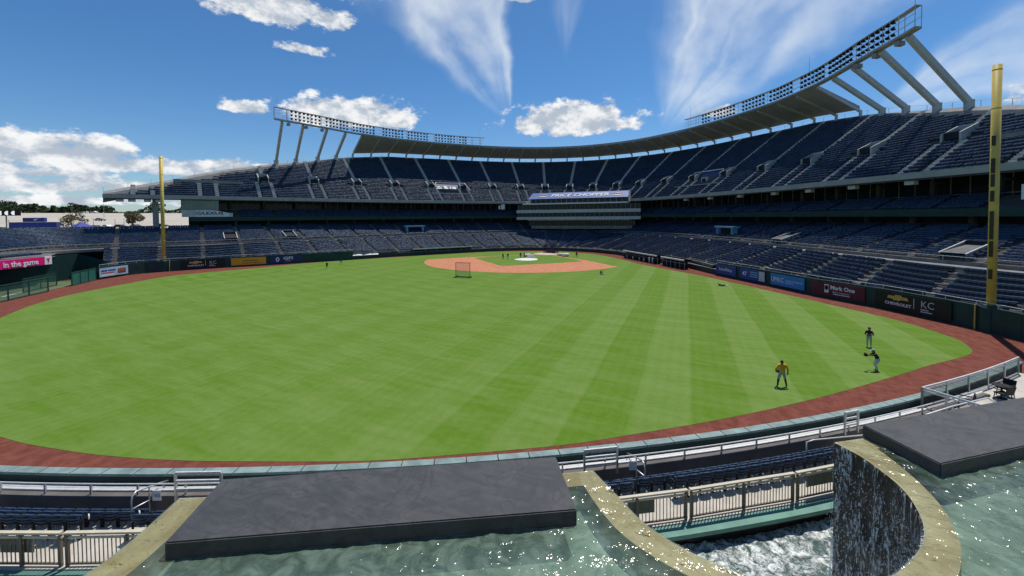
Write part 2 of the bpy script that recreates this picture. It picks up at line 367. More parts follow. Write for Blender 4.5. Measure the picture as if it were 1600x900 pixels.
dirt = arcp + [(-16.6, 15.2), (-15.0, 14.6), (-14.4, 16.2), (-16.8, 19.2), (0, 35.8), (16.8, 19.2), (14.4, 16.2), (15.0, 14.6), (16.6, 15.2)]
ngon('infield_dirt', dirt, .024, M_INF)
ngon('home_plate_dirt', [(4*math.cos(a), 4*math.sin(a)) for a in np.linspace(0, 2*math.pi, 40, endpoint=False)], .024, M_INF)
for s in (1, -1):
    n = np.array([1, -s])/math.sqrt(2)
    a = np.array([s*2.6, 2.6]); b_ = np.array([s*15.6, 15.6]); w = .45*np.array([1, -s])/math.sqrt(2)
    ngon('baseline_path', [tuple(a+w), tuple(b_+w), tuple(b_-w), tuple(a-w)], .028, M_INF)
    a = np.array([s*29.5, 29.5]); b_ = np.array([s*60, 60]); w = .05*np.array([1, -s])/math.sqrt(2)
    M_CHALK = mat('chalk', (.30, .36, .2), .9, .3, 2)
    ngon('foul_line', [tuple(a+w), tuple(b_+w), tuple(b_-w), tuple(a-w)], .03, M_CHALK)
# parking lot rising behind the right-field corner
P0 = np.array([CAM[0], CAM[1]]); dl = ray(-120, 345)[:2]; dr = ray(330, 345)[:2]; dl /= np.linalg.norm(dl); dr /= np.linalg.norm(dr)
lot = []
V = []; nn = 24
for d_, z in ((150, 8.3), (215, 8.9), (260, 10.0), (400, 17.3), (430, 17.6), (900, 18.0), (1700, 26)):
    for t in np.linspace(-.35, 1.6, nn):
        v = dl*(1-t)+dr*t; v = v/np.linalg.norm(v); V.append((P0[0]+v[0]*d_, P0[1]+v[1]*d_, z))
F = [(r*nn+c, r*nn+c+1, (r+1)*nn+c+1, (r+1)*nn+c) for r in range(6) for c in range(nn-1)]
lot = struct(mk('parking_lot', V, F, [M_LOT, M_GND], mi=[1 if r > 3 else 0 for r in range(6) for c in range(nn-1)]))
# ------------------------------------------------------------------ grandstand
gs = thing('grandstand', 'curved concrete baseball grandstand with two navy seating decks around the field', 'grandstand')
def interp_frame(Dc, Nc, fi):
    a = int(min(max(fi, 0), len(Dc)-2)); t = fi-a; p = Dc[a]*(1-t)+Dc[a+1]*t; n = Nc[a]*(1-t)+Nc[a+1]*t; n /= np.linalg.norm(n); return p, n, np.array([-n[1], n[0]])
def off3(Dc, Nc, i, k, z): return (Dc[i, 0]+Nc[i, 0]*k, Dc[i, 1]+Nc[i, 1]*k, z)
UZ = lambda k: 18.35+.7*k
PAR = np.clip((26-KM)/6, 0, 1)*1.5
mb = MB(); TR = .85
for j in range(36):
    k0 = j*TR; idx = [i for i in range(0, ND) if KM[i] >= k0+TR+.5+PAR[i]]
    if len(idx) < 3: break
    idx = idx[::2]+([idx[-1]] if len(idx) % 2 == 0 else [])
    z = UZ(k0)
    A = [off3(D, DN, i, k0, z-.7*TR-.02) for i in idx]; B = [off3(D, DN, i, k0, z) for i in idx]; C_ = [off3(D, DN, i, k0+TR, z) for i in idx]
    mb.strip(A, B); mb.strip(B, C_)
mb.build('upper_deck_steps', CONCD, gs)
IX = list(range(0, ND, 3))
def Pd(i, k, z):
    p, n, _t = interp_frame(D, DN, i); return (p[0]+n[0]*k, p[1]+n[1]*k, z)
mb = MB(); mb.sweep([[Pd(i, -.35, 18.0), Pd(i, -.35, 19.0), Pd(i, -.12, 19.0), Pd(i, -.1, 18.05)] for i in IX]); mb.build('deck_fascia', FASC, gs)
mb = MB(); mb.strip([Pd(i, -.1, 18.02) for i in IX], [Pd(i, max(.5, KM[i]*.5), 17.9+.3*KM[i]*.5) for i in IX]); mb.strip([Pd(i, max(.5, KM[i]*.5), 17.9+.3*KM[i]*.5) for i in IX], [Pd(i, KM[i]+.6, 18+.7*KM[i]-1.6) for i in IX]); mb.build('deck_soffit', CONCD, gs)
RZ = 18+.7*KM+.35
mb = MB(); mb.sweep([[Pd(i, KM[i]-PAR[i], RZ[i]-2.2-.5*PAR[i]), Pd(i, KM[i]-PAR[i]*.6, RZ[i]-PAR[i]*.5), Pd(i, KM[i], RZ[i]), Pd(i, KM[i]+.5, RZ[i]), Pd(i, KM[i]+.5, RZ[i]-1.8)] for i in IX]); mb.build('rim_parapet', CONC, gs)
for a_, b_ in ((322, 344), (16, 38)):
    mb = MB(); mb.sweep([[Pd(i, 6.7, UZ(6.7)-.5), Pd(i, 6.7, UZ(6.7)+1.0), Pd(i, 7.0, UZ(6.7)+1.0), Pd(i, 7.0, UZ(6.7)-.5)] for i in range(a_, b_, 2)]); mb.build('cross_wall', CONC, gs)
# rim guard rail
mb = MB()
for i in range(0, ND, 6):
    p = Pd(i, KM[i]+.25, RZ[i]); mb.box((p[0], p[1], p[2]+.55), (.06, .06, 1.1))
mb.tube([Pd(i, KM[i]+.25, RZ[i]+1.1) for i in IX], .03, 4)
stuff(mb.build('rim_guard_rail', LGREY, gs))
# end caps of the deck and back facade
mb = MB()
IB = list(range(22, 339, 4))
mb.strip([Pd(i, 13.6 if KM[i] > 14 else KM[i], -.3) for i in IB], [Pd(i, 13.6 if KM[i] > 14 else KM[i], 18+.3*min(13.6, KM[i])) for i in IB])
mb.build('back_wall', CONCD, gs)
mb = MB(); mb.strip([Pd(i, KM[i]+.4, 10) for i in IB], [Pd(i, KM[i]+.4, RZ[i]-1.7) for i in IB]); mb.build('rear_facade', CONC, gs)
# club level
IC = list(range(20, 341, 3))
mb = MB(); mb.sweep([[Pd(i, .6, 11.85), Pd(i, .6, 13.05), Pd(i, .9, 13.05), Pd(i, .9, 11.85)] for i in IC]); mb.build('club_fascia', GREEN, gs)
mb = MB()
for j in range(7):
    k0 = .9+j*.82; z = 12.75+j*.36
    mb.strip([Pd(i, k0, z-.36) for i in IC], [Pd(i, k0, z) for i in IC]); mb.strip([Pd(i, k0, z) for i in IC], [Pd(i, k0+.82+(7 if j == 6 else 0), z) for i in IC])
mb.strip([Pd(i, 13.5, 11.85) for i in IC], [Pd(i, .6, 11.86) for i in IC])
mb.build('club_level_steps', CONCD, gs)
mb = MB(); mb.sweep([[Pd(i, 6.7, 15.3), Pd(i, 6.7, 15.4), Pd(i, 6.8, 15.4), Pd(i, 6.8, 15.3)] for i in IC])
mb.build('club_back_rail', GREY, gs)
# glazed suites behind the club seats
mb = MB(); mb.strip([Pd(i, 9.6, 14.9) for i in IC], [Pd(i, 9.6, 18.6) for i in IC]); suite = mb.build('suite_glazing', GLASS, gs)
mb0 = MB(); mb0.box((0, 0, 1.8), (.12, .16, 3.6)); mul = mb0.build('mullion', GREY, suite)
def place(o, p, n): o.location = p; o.rotation_euler = (0, 0, math.atan2(n[1], n[0])+math.pi/2)
fi = True
for i in range(24, 338, 3):
    o = mul if fi else dup(mul, suite); fi = False; place(o, Pd(i, 9.5, 14.9), DN[i])
colm = MB(); colm.box((0, 0, 2.5), (.7, .7, 5.4)); colm.box((0, -1.6, 4.6), (.5, 3.0, .5)); c0 = colm.build('column', MATS['concrete_dark'], gs); fi = True
for i in range(26, 336, 10):
    o = c0 if fi else dup(c0, gs); fi = False; place(o, Pd(i, 7.4, 12.8), DN[i])
# lower-bowl columns below the club
colm = MB(); colm.box((0, 0, 1), (.8, .8, 3.8)); c1 = colm.build('lower_column', GREY, gs); fi = True
for i in range(24, 338, 10):
    o = c1 if fi else dup(c1, gs); fi = False; place(o, Pd(i, 12.6, 10.0), DN[i])
mb = MB()
for i in (347,):
    p = Pd(i, 3.4, 8); mb.box((p[0], p[1], 9), (1.0, 1.3, 18.4), math.atan2(DN[i, 1], DN[i, 0]))
mb.build('end_column', GREY, gs)
# speaker boxes hanging below the deck edge
sb = MB(); sb.box((0, 0, -.45), (1.5, .9, .8)); sb.box((0, 0, -.02), (.1, .1, .3)); sp0 = sb.build('hanging_speaker', LGREY, gs); fi = True
for i in (44, 55, 66, 77, 88, 99, 112, 346, 349, 353, 356):
    o = sp0 if fi else dup(sp0, gs); fi = False; place(o, Pd(i, .9, 17.95), DN[i])
# ---- lower bowl
ok = [i for i in range(NE) if not np.isnan(EW[i])]
EWf = np.interp(range(NE), ok, EW[ok])
I_F0 = 76; I_F1 = NE-1-76                                        # front section index range
FZ = lambda i: 1.7 if abs(E_[i, 0]) > 58 else .95+.75*max(0, (abs(E_[i, 0])-38)/20)
AZ = 5.65; AW = -2.4; TF = .84; NR = 32
def front_off(j): return AW-TF*(j+1)                             # row j counted downwards from the cross aisle
def front_z(i, o): t = (o-(EWf[i]+1.2))/(AW-(EWf[i]+1.2)); return FZ(i)+(AZ-.12-FZ(i))*(.8*t+.2*t*t)
def runs(ok_):
    out = []; cur = []
    for i in range(I_F0, I_F1+1):
        if ok_(i): cur.append(i)
        elif cur: out.append(cur); cur = []
    if cur: out.append(cur)
    return [r for r in out if len(r) > 3]
FROWS = [(j, runs(lambda i, j=j: EWf[i]+1.0 < front_off(j))) for j in range(NR)]
IF = list(range(I_F0, I_F1+1, 2))
def Pe(i, k, z): return off3(E_, EN, i, k, z)
mb = MB()
for j, rr_ in FROWS:
    o0, o1 = front_off(j), front_off(j)+TF
    for r in rr_:
        r = r[::2]+([r[-1]] if len(r) % 2 == 0 else [])
        mb.strip([Pe(i, o0, front_z(i, o0)-.5) for i in r], [Pe(i, o0, front_z(i, o0)) for i in r]); mb.strip([Pe(i, o0, front_z(i, o0)) for i in r], [Pe(i, o1, front_z(i, o0)) for i in r])
mb.build('lower_bowl_steps', TREAD, gs)
mb = MB(); mb.strip([Pe(i, EWf[i]+.2, 1.0 if abs(E_[i, 0]) > 40 else .6) for i in IF], [Pe(i, min(AW, EWf[i]+2.6), (1.0 if abs(E_[i, 0]) > 40 else .6)) for i in IF]); mb.build('front_walkway', TREAD, gs)
IA = list(range(4, NE-4, 2))
mb = MB(); mb.strip([Pe(i, AW, AZ-.6) for i in IA], [Pe(i, AW, AZ) for i in IA]); mb.strip([Pe(i, AW, AZ) for i in IA], [Pe(i, .0, AZ) for i in IA]); mb.strip([Pe(i, .0, AZ) for i in IA], [Pe(i, .0, 6.15) for i in IA])
mb.build('cross_aisle', mat('aisle_slab', (.19, .18, .17), .85, .2, 1.0), gs)
NB = 14
def rear_off(j): return j*.87
def rear_z(j): return 6.15+j*.29
mb = MB()
for j in range(NB):
    if j: mb.strip([Pe(i, rear_off(j), rear_z(j-1)) for i in IA], [Pe(i, rear_off(j), rear_z(j)) for i in IA])
    mb.strip([Pe(i, rear_off(j), rear_z(j)) for i in IA], [Pe(i, rear_off(j+1)+(9.0 if j == NB-1 else 0), rear_z(j)) for i in IA])
mb.build('rear_bowl_steps', TREAD, gs)
# rails along the cross aisle and behind the back row
mb = MB(); mb.tube([Pe(i, .05, 6.7) for i in IA], .03, 5)
for i in range(6, NE-6, 5): p = Pe(i, .05, 6.42); mb.box(p, (.05, .05, .56))
stuff(mb.build('aisle_guard_rail', LGREY, gs))
mb = MB(); mb.sweep([[Pe(i, rear_off(NB)+.4, rear_z(NB-1)), Pe(i, rear_off(NB)+.4, rear_z(NB-1)+.15), Pe(i, rear_off(NB)+.6, rear_z(NB-1)+.15), Pe(i, rear_off(NB)+.6, rear_z(NB-1))] for i in IA]); mb.build('back_row_parapet', CONCL, gs)
# ---- aisles
RIM = np.c_[D+DN*KM[:, None], RZ]; RS = np.r_[0, np.cumsum(np.linalg.norm(np.diff(RIM[:, :2], axis=0), axis=1))]
s_a, s_b = np.interp(79.5, range(ND), RS), np.interp(280.5, range(ND), RS); RIB = (s_b-s_a)/29; mid = (s_a+s_b)/2
def rim_i(s): return float(np.interp(s, RS, range(ND)))
ribs = [rim_i(s_a+RIB*k) for k in range(30)]
up_aisle = []
kk = 1
while True:
    s1, s2 = mid-kk*RIB, mid+kk*RIB; kk += 2
    if s1 < 6: break
    up_aisle += [rim_i(s1), rim_i(s2)]
up_aisle = sorted(up_aisle)
def stair(name, Dc, Nc, fi, k0, k1, zf, w, m, side=0.0, step=.425):
    p, n, t = interp_frame(Dc, Nc, fi); mb = MB(); q = p+t*side; k = k0
    while k < k1-1e-6:
        e = min(k+step, k1); z = zf(k); a, b = q+n*k, q+n*e; h = w/2
        V = [(*(a-t*h), z-.5), (*(a+t*h), z-.5), (*(b+t*h), z-.5), (*(b-t*h), z-.5), (*(a-t*h), z), (*(a+t*h), z), (*(b+t*h), z), (*(b-t*h), z)]
        mb.add(V, [(4, 5, 6, 7), (0, 1, 5, 4), (1, 2, 6, 5), (3, 0, 4, 7)]); k = e
    return mb.build(name, m, gs)
PK = 9.2
M_STAIR = mat('aisle_concrete', (.46, .45, .42), .85, .12, 1.5)
for fi in up_aisle:
    km = np.interp(fi, range(ND), KM)
    if km > PK+4: stair('aisle_stair', D, DN, fi, PK+2.2, km-.1, lambda k: UZ(k)+.12, 1.15, M_STAIR)
    for sd_ in (-2.0, 2.0): stair('aisle_stair', D, DN, fi, .2, min(PK-.6, km-.1), lambda k: UZ(k)+.12, 1.0, M_STAIR, sd_)
# portals
M_PORT = mat('portal_concrete', (.40, .40, .37), .8, .1, 1)
pm = MB()
for sx in (-1, 1):
    pm.add([(sx*1.25, -.9, -.9), (sx*1.55, -.9, -.9), (sx*1.55, 2.4, 1.2), (sx*1.25, 2.4, 1.2), (sx*1.25, -.9, .95), (sx*1.55, -.9, .95), (sx*1.55, 2.4, 2.5), (sx*1.25, 2.4, 2.5)],
           [(0, 1, 2, 3), (4, 5, 6, 7), (0, 1, 5, 4), (1, 2, 6, 5), (2, 3, 7, 6), (3, 0, 4, 7)] if sx > 0 else [(3, 2, 1, 0), (7, 6, 5, 4), (4, 5, 1, 0), (5, 6, 2, 1), (6, 7, 3, 2), (7, 4, 0, 3)])
pm.box((0, 2.25, 2.1), (2.5, .3, .8)); port0 = pm.build('portal', M_PORT, gs)
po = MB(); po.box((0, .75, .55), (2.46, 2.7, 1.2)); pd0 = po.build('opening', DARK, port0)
fi0 = True
for fi in up_aisle:
    if np.interp(fi, range(ND), KM) < PK+4 or abs(fi-180) < 0: continue
    p, n, t = interp_frame(D, DN, fi)
    if fi0: o = port0; fi0 = False
    else: o = dup(port0, gs); dup(pd0, o)
    o.location = (*(p+n*PK), UZ(PK)); o.rotation_euler = (0, 0, math.atan2(n[1], n[0])-math.pi/2)
# lower aisles
lo_aisle = [float(np.interp(ES[-1]/2+q*8.4, ES, range(NE))) for q in np.arange(-17.5, 18)]
M_STAIR2 = mat('lower_aisle_concrete', (.24, .22, .20), .85, .15, 1.2)
for fi in lo_aisle:
    a = int(fi)
    if I_F0 < a < I_F1:
        stair('lower_aisle_stair', E_, EN, fi, EWf[a]+1.2, AW, lambda k, a=a: front_z(a, k-.2)+.03, .95, M_STAIR2)
    stair('rear_aisle_stair', E_, EN, fi, .05, rear_off(NB), lambda k: 6.15+k/.87*.29+.03, .95, M_STAIR2)
# ---- canopy with ribs
can = MB()  # placeholder parent carries the front gutter edge
IN_ = 12.8; FRZ = 44.2
def cpt(fi, inn, z):
    p, n, t = interp_frame(D, DN, fi); km = np.interp(fi, range(ND), KM); q = p+n*(km-inn); return np.array([q[0], q[1], z])
rz = lambda fi: float(np.interp(fi, range(ND), RZ))
fr = np.linspace(79.5, 280.5, 90)
can.sweep([[cpt(f, IN_+.25, FRZ-.1), cpt(f, IN_+.25, FRZ+.75), cpt(f, IN_, FRZ+.75), cpt(f, IN_, FRZ-.1)] for f in fr])
canopy = can.build('canopy', FASC, gs)
for a, b in zip(ribs[:-1], ribs[1:]):
    mb = MB(); fs = np.linspace(a+.03, b-.03, 4)
    mb.sweep([[cpt(f, IN_-.02, FRZ), cpt(f, IN_-.02, FRZ+.4), cpt(f, .4, rz(f)+2.4), cpt(f, .4, rz(f)+1.5)] for f in fs])
    mb.build('roof_panel', ROOFM, canopy)
def rib(fi, a0, z0, a1, z1, w, h, parent, name, m=LGREY):
    mb = MB(); mb.beam(cpt(fi, a0, z0), cpt(fi, a1, z1), w, h); b = cpt(fi, a0, z0); mb.box((b[0], b[1], b[2]-1.0), (w*1.3, w*1.3, 2.4), 0); return mb.build(name, m, parent)
M_RIB = mat('canopy_rib_paint', (.52, .52, .52), .6, .08, 1)
for fi in ribs: rib(fi, .2, rz(fi)+1.05, IN_-.1, FRZ-.32, .45, .6, canopy, 'rib', M_RIB)
strut_i = [50, 57, 66, 73.5]
M_STRUT = mat('strut_paint', (.50, .50, .47), .5, .08, 1)
# ------------------------------------------------------------------ floodlight racks on raking struts
fl = MB(); fl.tube([(0, 0, 0), (0, -.28, -.06)], [.16, .33], 8); fl.tube([(0, -.28, -.06), (0, -.5, -.02)], [.33, .38], 8, cap=False); fl.box((0, .1, 0), (.12, .3, .12))
flood_mesh = None
for side in (0, 1):
    mir = (lambda f: f) if side == 0 else (lambda f: 360-f)
    lab = ['long floodlight rack above the right-hand deck, rising to the top of the photo', 'long floodlight rack above the left-hand deck, in front of a white cloud'][side]
    rk = thing('floodlight_rack', lab, 'floodlights', group='floodlight racks on the stadium canopy')
    for f in strut_i:
        fi = mir(f); mb = MB(); a = cpt(fi, .2, rz(fi)+.8); b = cpt(fi, IN_, FRZ-.2); mb.beam(a, b, .75, 1.0); mb.box((a[0], a[1], a[2]-.9), (1.1, 1.1, 2.6)); mb.build('strut', M_STRUT, rk)
    f0, f1 = 47.5, 134.5; fr = [mir(f) for f in np.linspace(f0, f1, 44)]
    mb = MB(); mb.sweep([[cpt(f, IN_-.6, FRZ+.1), cpt(f, IN_-.6, FRZ+.5), cpt(f, IN_+.8, FRZ+.5), cpt(f, IN_+.8, FRZ+.1)] for f in fr]); mb.build('catwalk', FASC, rk)
    mb = MB(); mb.sweep([[cpt(f, IN_-.4, FRZ+4.0), cpt(f, IN_-.4, FRZ+4.15), cpt(f, IN_+.7, FRZ+4.15), cpt(f, IN_+.7, FRZ+4.0)] for f in fr]); mb.build('top_walk', FASC, rk)
    for inn, zz in ((IN_+.75, 1.5), (IN_+.75, 2.7), (IN_-.5, 2.2)):
        mb = MB(); mb.tube([cpt(f, inn, FRZ+zz) for f in fr], .05, 5); mb.build('rail', LGREY, rk)
    for f in fr[::2]:
        mb = MB(); p = cpt(f, IN_+.75, 0); mb.box((p[0], p[1], FRZ+2.3), (.1, .1, 3.7)); p = cpt(f, IN_-.5, 0); mb.box((p[0], p[1], FRZ+2.3), (.1, .1, 3.7)); mb.build('post', LGREY, rk)
    if flood_mesh is None: o = fl.build('floodlight', BLACK, rk); flood_mesh = o.data; COL.objects.unlink(o); bpy.data.objects.remove(o)
    arcS = []; fs = np.linspace(53, 126, 400); pts = np.array([cpt(mir(f), IN_+.2, 0) for f in fs]); S = np.r_[0, np.cumsum(np.linalg.norm(np.diff(pts, axis=0), axis=1))]
    s = 0; n = 0
    while s < S[-1] and n < 285:
        if (s % 11.5) < 9.6:
            f = mir(float(np.interp(s, S, fs))); p = cpt(f, IN_+.35, 0); _, nrm, _ = interp_frame(D, DN, f)
            for r_ in range(3):
                o = link(bpy.data.objects.new('floodlight', flood_mesh), rk); o.location = (p[0], p[1], FRZ+1.15+r_*1.15); o.rotation_euler = (-.35, 0, math.atan2(nrm[1], nrm[0])-math.pi/2); n += 1
        s += 1.36
    for f in (48.5, 82, 132):
        mb = MB(); p = cpt(mir(f), IN_, 0); mb.tube([(p[0], p[1], FRZ+4), (p[0], p[1], FRZ+8.5)], [.05, .02], 4); mb.build('lightning_rod', GREY, rk)
    for f in (52, 58, 64):
        mb = MB(); p = cpt(mir(f), IN_+.1, 0); mb.box((p[0], p[1], FRZ-.7), (1.3, .9, .8), math.atan2(DN[int(mir(f)), 1], DN[int(mir(f)), 0])); mb.box((p[0], p[1], FRZ-.1), (.1, .1, .5)); mb.build('loudspeaker', GREY, rk)
# ------------------------------------------------------------------ press box behind home plate
pb = thing('press_box', 'wide glazed press box behind home plate with a slanted blue roof sign', 'press box', (0, -29.5, 0))
YB = -29.5
def ppz(y, x=900): return float(CAM[2]+(lambda d: d[2]*((YB-CAM[1])/d[1]))(ray(x, y)))
def ppx(x, y=330): return float(CAM[0]+(lambda d: d[0]*((YB-CAM[1])/d[1]))(ray(x, y)))
XL, XR = ppx(807), ppx(1001)
def pbox(name, x0, x1, z0, z1, y0, y1, m, parent=None):
    mb = MB(); mb.box(((x0+x1)/2, (y0+y1)/2, (z0+z1)/2), (abs(x1-x0), abs(y1-y0), z1-z0)); return mb.build(name, m, parent or pb)
# floors: z ranges of bands (concrete) and glazed rows
zb = [ppz(v) for v in (343, 338.5, 332, 327, 318.5)]
pbox('spandrel', XL, XR, zb[0], zb[1], 0, -9, LGREY); pbox('spandrel', XL, XR, zb[2], zb[3], 0, -9, LGREY)
def glazing(x0, x1, z0, z1, y, n, m, name='window_row', fm=GREY):
    gl = pbox(name, x0, x1, z0, z1, y-.1, y-.3, m)
    for t in np.linspace(0, 1, n+1):
        x = x0+(x1-x0)*t; mb = MB(); mb.box((x, y, (z0+z1)/2), (.10, .2, z1-z0)); mb.build('mullion', fm, gl)
    return gl
glazing(XL-.3, XR+.3, zb[1], zb[2], -1.2, 26, GLASS); glazing(XL-.3, XR+.3, zb[3], zb[4], -1.2, 28, GLASS)
z5 = ppz(316.5); pbox('spandrel', ppx(823)+1.5, ppx(981), zb[4], z5, .9, -8, WHITE)
zs0, zs1 = ppz(309.5), ppz(299.5)
glazing(ppx(829), ppx(981), z5, zs0, -.6, 18, GLASS, fm=LGREY)
M_SGN = mat('periwinkle_sign', (.16, .22, .45), .5, .12, .15)
mb = MB(); x0, x1 = ppx(826), ppx(982)
mb.add([(x0, .5, zs0), (x1, .5, zs0), (x1, -2.5, zs1), (x0-1, -2.5, zs1), (x0, -.1, zs0-.1), (x1, -.1, zs0-.1), (x1, -2.9, zs1-.1), (x0-1, -2.9, zs1-.1)], [(0, 3, 2, 1), (4, 5, 6, 7), (0, 1, 5, 4), (1, 2, 6, 5), (2, 3, 7, 6), (3, 0, 4, 7)])
sg = mb.build('roof_sign', M_SGN, pb)
upv = (0, -3.0, zs1-zs0); zm = (zs0+zs1)/2; ym = YB-1.0
text('PRICE CHOPPER', 2.5, ((x0+x1)/2-1, ym+.15, zm), (-1, 0, 0), upv, WHITE, pb, 'sign_lettering', sx=1.28, shear=.15, weight=.09, depth=.03)
M_RED = mat('red_print', (.5, .08, .06), .6, .1, 2); M_CREAM = mat('cream_print', (.7, .6, .5), .6, .1, 2)
for xx in (ppx(848), ppx(965)):
    mb = MB(); un = np.array([0, -3.0, zs1-zs0]); un = un/np.linalg.norm(un)
    V = [np.array([xx, ym-YB+.12, zm])+np.array([1, 0, 0])*2.0*math.cos(a)+un*.8*math.sin(a) for a in np.linspace(0, 2*math.pi, 16, endpoint=False)]
    mb.add(V, [tuple(range(16))]); mb.add([v+np.array([0, .01, .02]) for v in [np.array([xx-1.7, ym-YB+.14, zm-.1]), np.array([xx+1.7, ym-YB+.14, zm-.1]), np.array([xx+1.7, ym-YB+.0, zm+.25]), np.array([xx-1.7, ym-YB+.0, zm+.25])]], [(0, 1, 2, 3)], 1)
    mb.build('sign_emblem', [M_CREAM, M_RED], pb)
# side fin panels and roof slab
mb = MB(); xs = ppx(823); mb.add([(xs, .6, zb[4]), (xs, .6, z5), (xs-2.6, -2.5, zs1), (xs-2.2, -2.5, zs1-.6)], [(0, 1, 2, 3)]); mb.build('fin', WHITE, pb)
pbox('fin', ppx(982.5), ppx(983.8), z5, zs1+.1, .6, -2.6, WHITE)
pbox('roof_slab', x0, x1, zs1-.5, zs1-.25, -2.9, -9, GREY)
# glazed restaurant wall under the press box
z7, z8 = ppz(353), ppz(343.5)
glazing(ppx(822), ppx(990), z7, z8+.2, -3.6, 36, GLASS)
pbox('soffit_beam', ppx(822), ppx(985), z8-.2, z8+.1, -1.5, -2.0, LGREY)
pbox('terrace_wall', ppx(826), ppx(986), z7-1.2, z7, -3.0, -4.0, CONC)
# terraces of club seats below the glass
# ------------------------------------------------------------------ seats
_on = 'zeroth first second third fourth fifth sixth seventh eighth ninth tenth eleventh twelfth thirteenth fourteenth fifteenth sixteenth seventeenth eighteenth nineteenth'.split()
_te = ' x twenty thirty forty fifty sixty seventy eighty ninety'.split(' ')
def ORD(n): return _on[n] if n < 20 else ({2: 'twentieth', 3: 'thirtieth', 4: 'fortieth', 5: 'fiftieth', 6: 'sixtieth'}[n//10] if n % 10 == 0 else _te[n//10]+'-'+_on[n % 10])
SE = []                                                          # x, y, z, nx, ny, zone, row
def add_row(Dc, Nc, fis, offs, zs, aisles, hw, zone, row, pitch=.53, skip=None):
    P = np.array([Dc[i]+Nc[i]*o for i, o in zip(fis, offs)]); S = np.r_[0, np.cumsum(np.linalg.norm(np.diff(P, axis=0), axis=1))]
    s = np.arange(.3, S[-1]-.2, pitch); f = np.interp(s, S, fis); px = np.interp(s, S, P[:, 0]); py = np.interp(s, S, P[:, 1])
    nx = np.interp(f, range(len(Dc)), Nc[:, 0]); ny = np.interp(f, range(len(Dc)), Nc[:, 1]); z = np.interp(s, S, zs)
    keep = np.ones(len(s), bool)
    for a, sh in aisles:
        sa = np.interp(a, fis, S, left=-99, right=1e9)+sh; keep &= np.abs(s-sa) > hw
    if skip is not None: keep &= ~skip(f, px, py)
    for k in np.nonzero(keep)[0]: SE.append((px[k], py[k], z[k], nx[k], ny[k], zone, row, f[k]))
pbskip = lambda f, px, py: (np.abs(f-180) < 24)
big_box = [(113.5, 4.6), (246.5, 4.6)]                           # larger platforms in the upper deck (deck index, half width)
for j in range(36):
    k0 = j*TR; idx = [i for i in range(ND) if KM[i] >= k0+TR+.5+PAR[i]]
    if len(idx) < 3: break
    al = [(a, 0) for a in up_aisle] if k0 > PK+1.5 else ([(a, s_) for a in up_aisle for s_ in (-2, 2)] if k0 < PK-.6 else [(a, 0) for a in up_aisle])
    hw = .75 if (k0 > PK+2.4 or k0 < PK-.9) else 1.9
    sk = None
    if 4.3 < k0 < 12.5: sk = lambda f, px, py: (np.abs(f-113.5) < 9.4) | (np.abs(f-246.5) < 9.4)
    if k0 < 4: sk = lambda f, px, py: (f > 158) & (f < 204)
    add_row(D, DN, idx, [k0+.42]*len(idx), [UZ(k0)]*len(idx), al, hw, 0, j, skip=sk)
for j in range(NR):
    for idx in FROWS[j][1]:
        al = [(a, 0) for a in lo_aisle]; add_row(E_, EN, idx, [front_off(j)+.42]*len(idx), [front_z(i, front_off(j)) for i in idx], al, .62, 1, j)
for j in range(NB):
    idx = list(range(5, NE-5)); al = [(a, 0) for a in lo_aisle]
    add_row(E_, EN, idx, [rear_off(j)+.45]*len(idx), [rear_z(j)]*len(idx), al, .62, 2, j)
for j in range(6):
    idx = list(range(34, 326)); add_row(D, DN, idx, [.9+j*.82+.4]*len(idx), [12.75+j*.36]*len(idx), [(a, 0) for a in np.arange(30, 330, 10.5)], .6, 3, j, skip=lambda f, px, py: np.abs(f-180) < 26)
sa_, sb2 = np.array((70.9, 91.6)), np.array((62.2, 106.6)); no_ = np.array((.866, .5))
for j in range(3): add_row(np.array([sa_, sb2]), np.array([no_, no_]), [0, 1], [.9+.85*j]*2, [5.45]*2, [], .5, 4, j)
SEA = np.array(SE)
# seat shape: x along the row, y away from the field, z up; pan folded up
def seat_lo():
    V = []; F = []
    for w, prof in ((.25, [(.14, .36), (.225, .76), (.25, .815), (.285, .835), (.315, .82), (.20, .36)]), (.228, [(.075, .40), (.02, .63), (.022, .675), (.05, .705), (.095, .70), (.14, .42)])):
        n = len(V); m_ = len(prof)
        for sx in (-1, 1): V.extend([(sx*w, y, z) for y, z in prof])
        for k in range(m_-1): F.append((n+k, n+m_+k, n+m_+k+1, n+k+1))
        for q in (0, m_): F.extend([(n+q, n+q+1, n+q+4, n+q+5), (n+q+1, n+q+2, n+q+3, n+q+4)])
    return np.array(V), np.array(F)
SV, SF = seat_lo()
d = SEA[:, :3]+[0, 0, .5]-CAM; zc = d@FW; ux = 800+FPX*(d@RT)/zc; uy = OY-FPX*(d@UP)/zc
vis = (zc > 1) & (ux > -60) & (ux < 1660) & (uy > -40) & (uy < 940)
dist = np.linalg.norm(d, axis=1); cand = np.nonzero(vis & (SEA[:, 5] == 1) & (ux > 1380) & (ux < 1605))[0]
cand = cand[np.argsort(dist[cand])][:190]
single = np.zeros(len(SEA), bool); single[cand] = True
seatme = None
for r in sorted(set(SEA[cand, 6].astype(int))):
    c = [i for i in cand if int(SEA[i, 6]) == r]; c.sort(key=lambda i: -ux[i])
    for n, i in enumerate(c):
        if seatme is None: o = mk('stadium_seat', SV, SF, SEATM); seatme = o.data
        else: o = link(bpy.data.objects.new('stadium_seat', seatme))
        o.location = SEA[i, :3]; o.rotation_euler = (0, 0, math.atan2(SEA[i, 4], SEA[i, 3])-math.pi/2)
        sidep = 'right of' if ux[i] > 1551 else 'left of'
        tag(o, f'navy stand seat {ORD(n+1)} from the right frame edge, {ORD(r+1)} row below the cross aisle', 'seat', 'navy stadium seats')
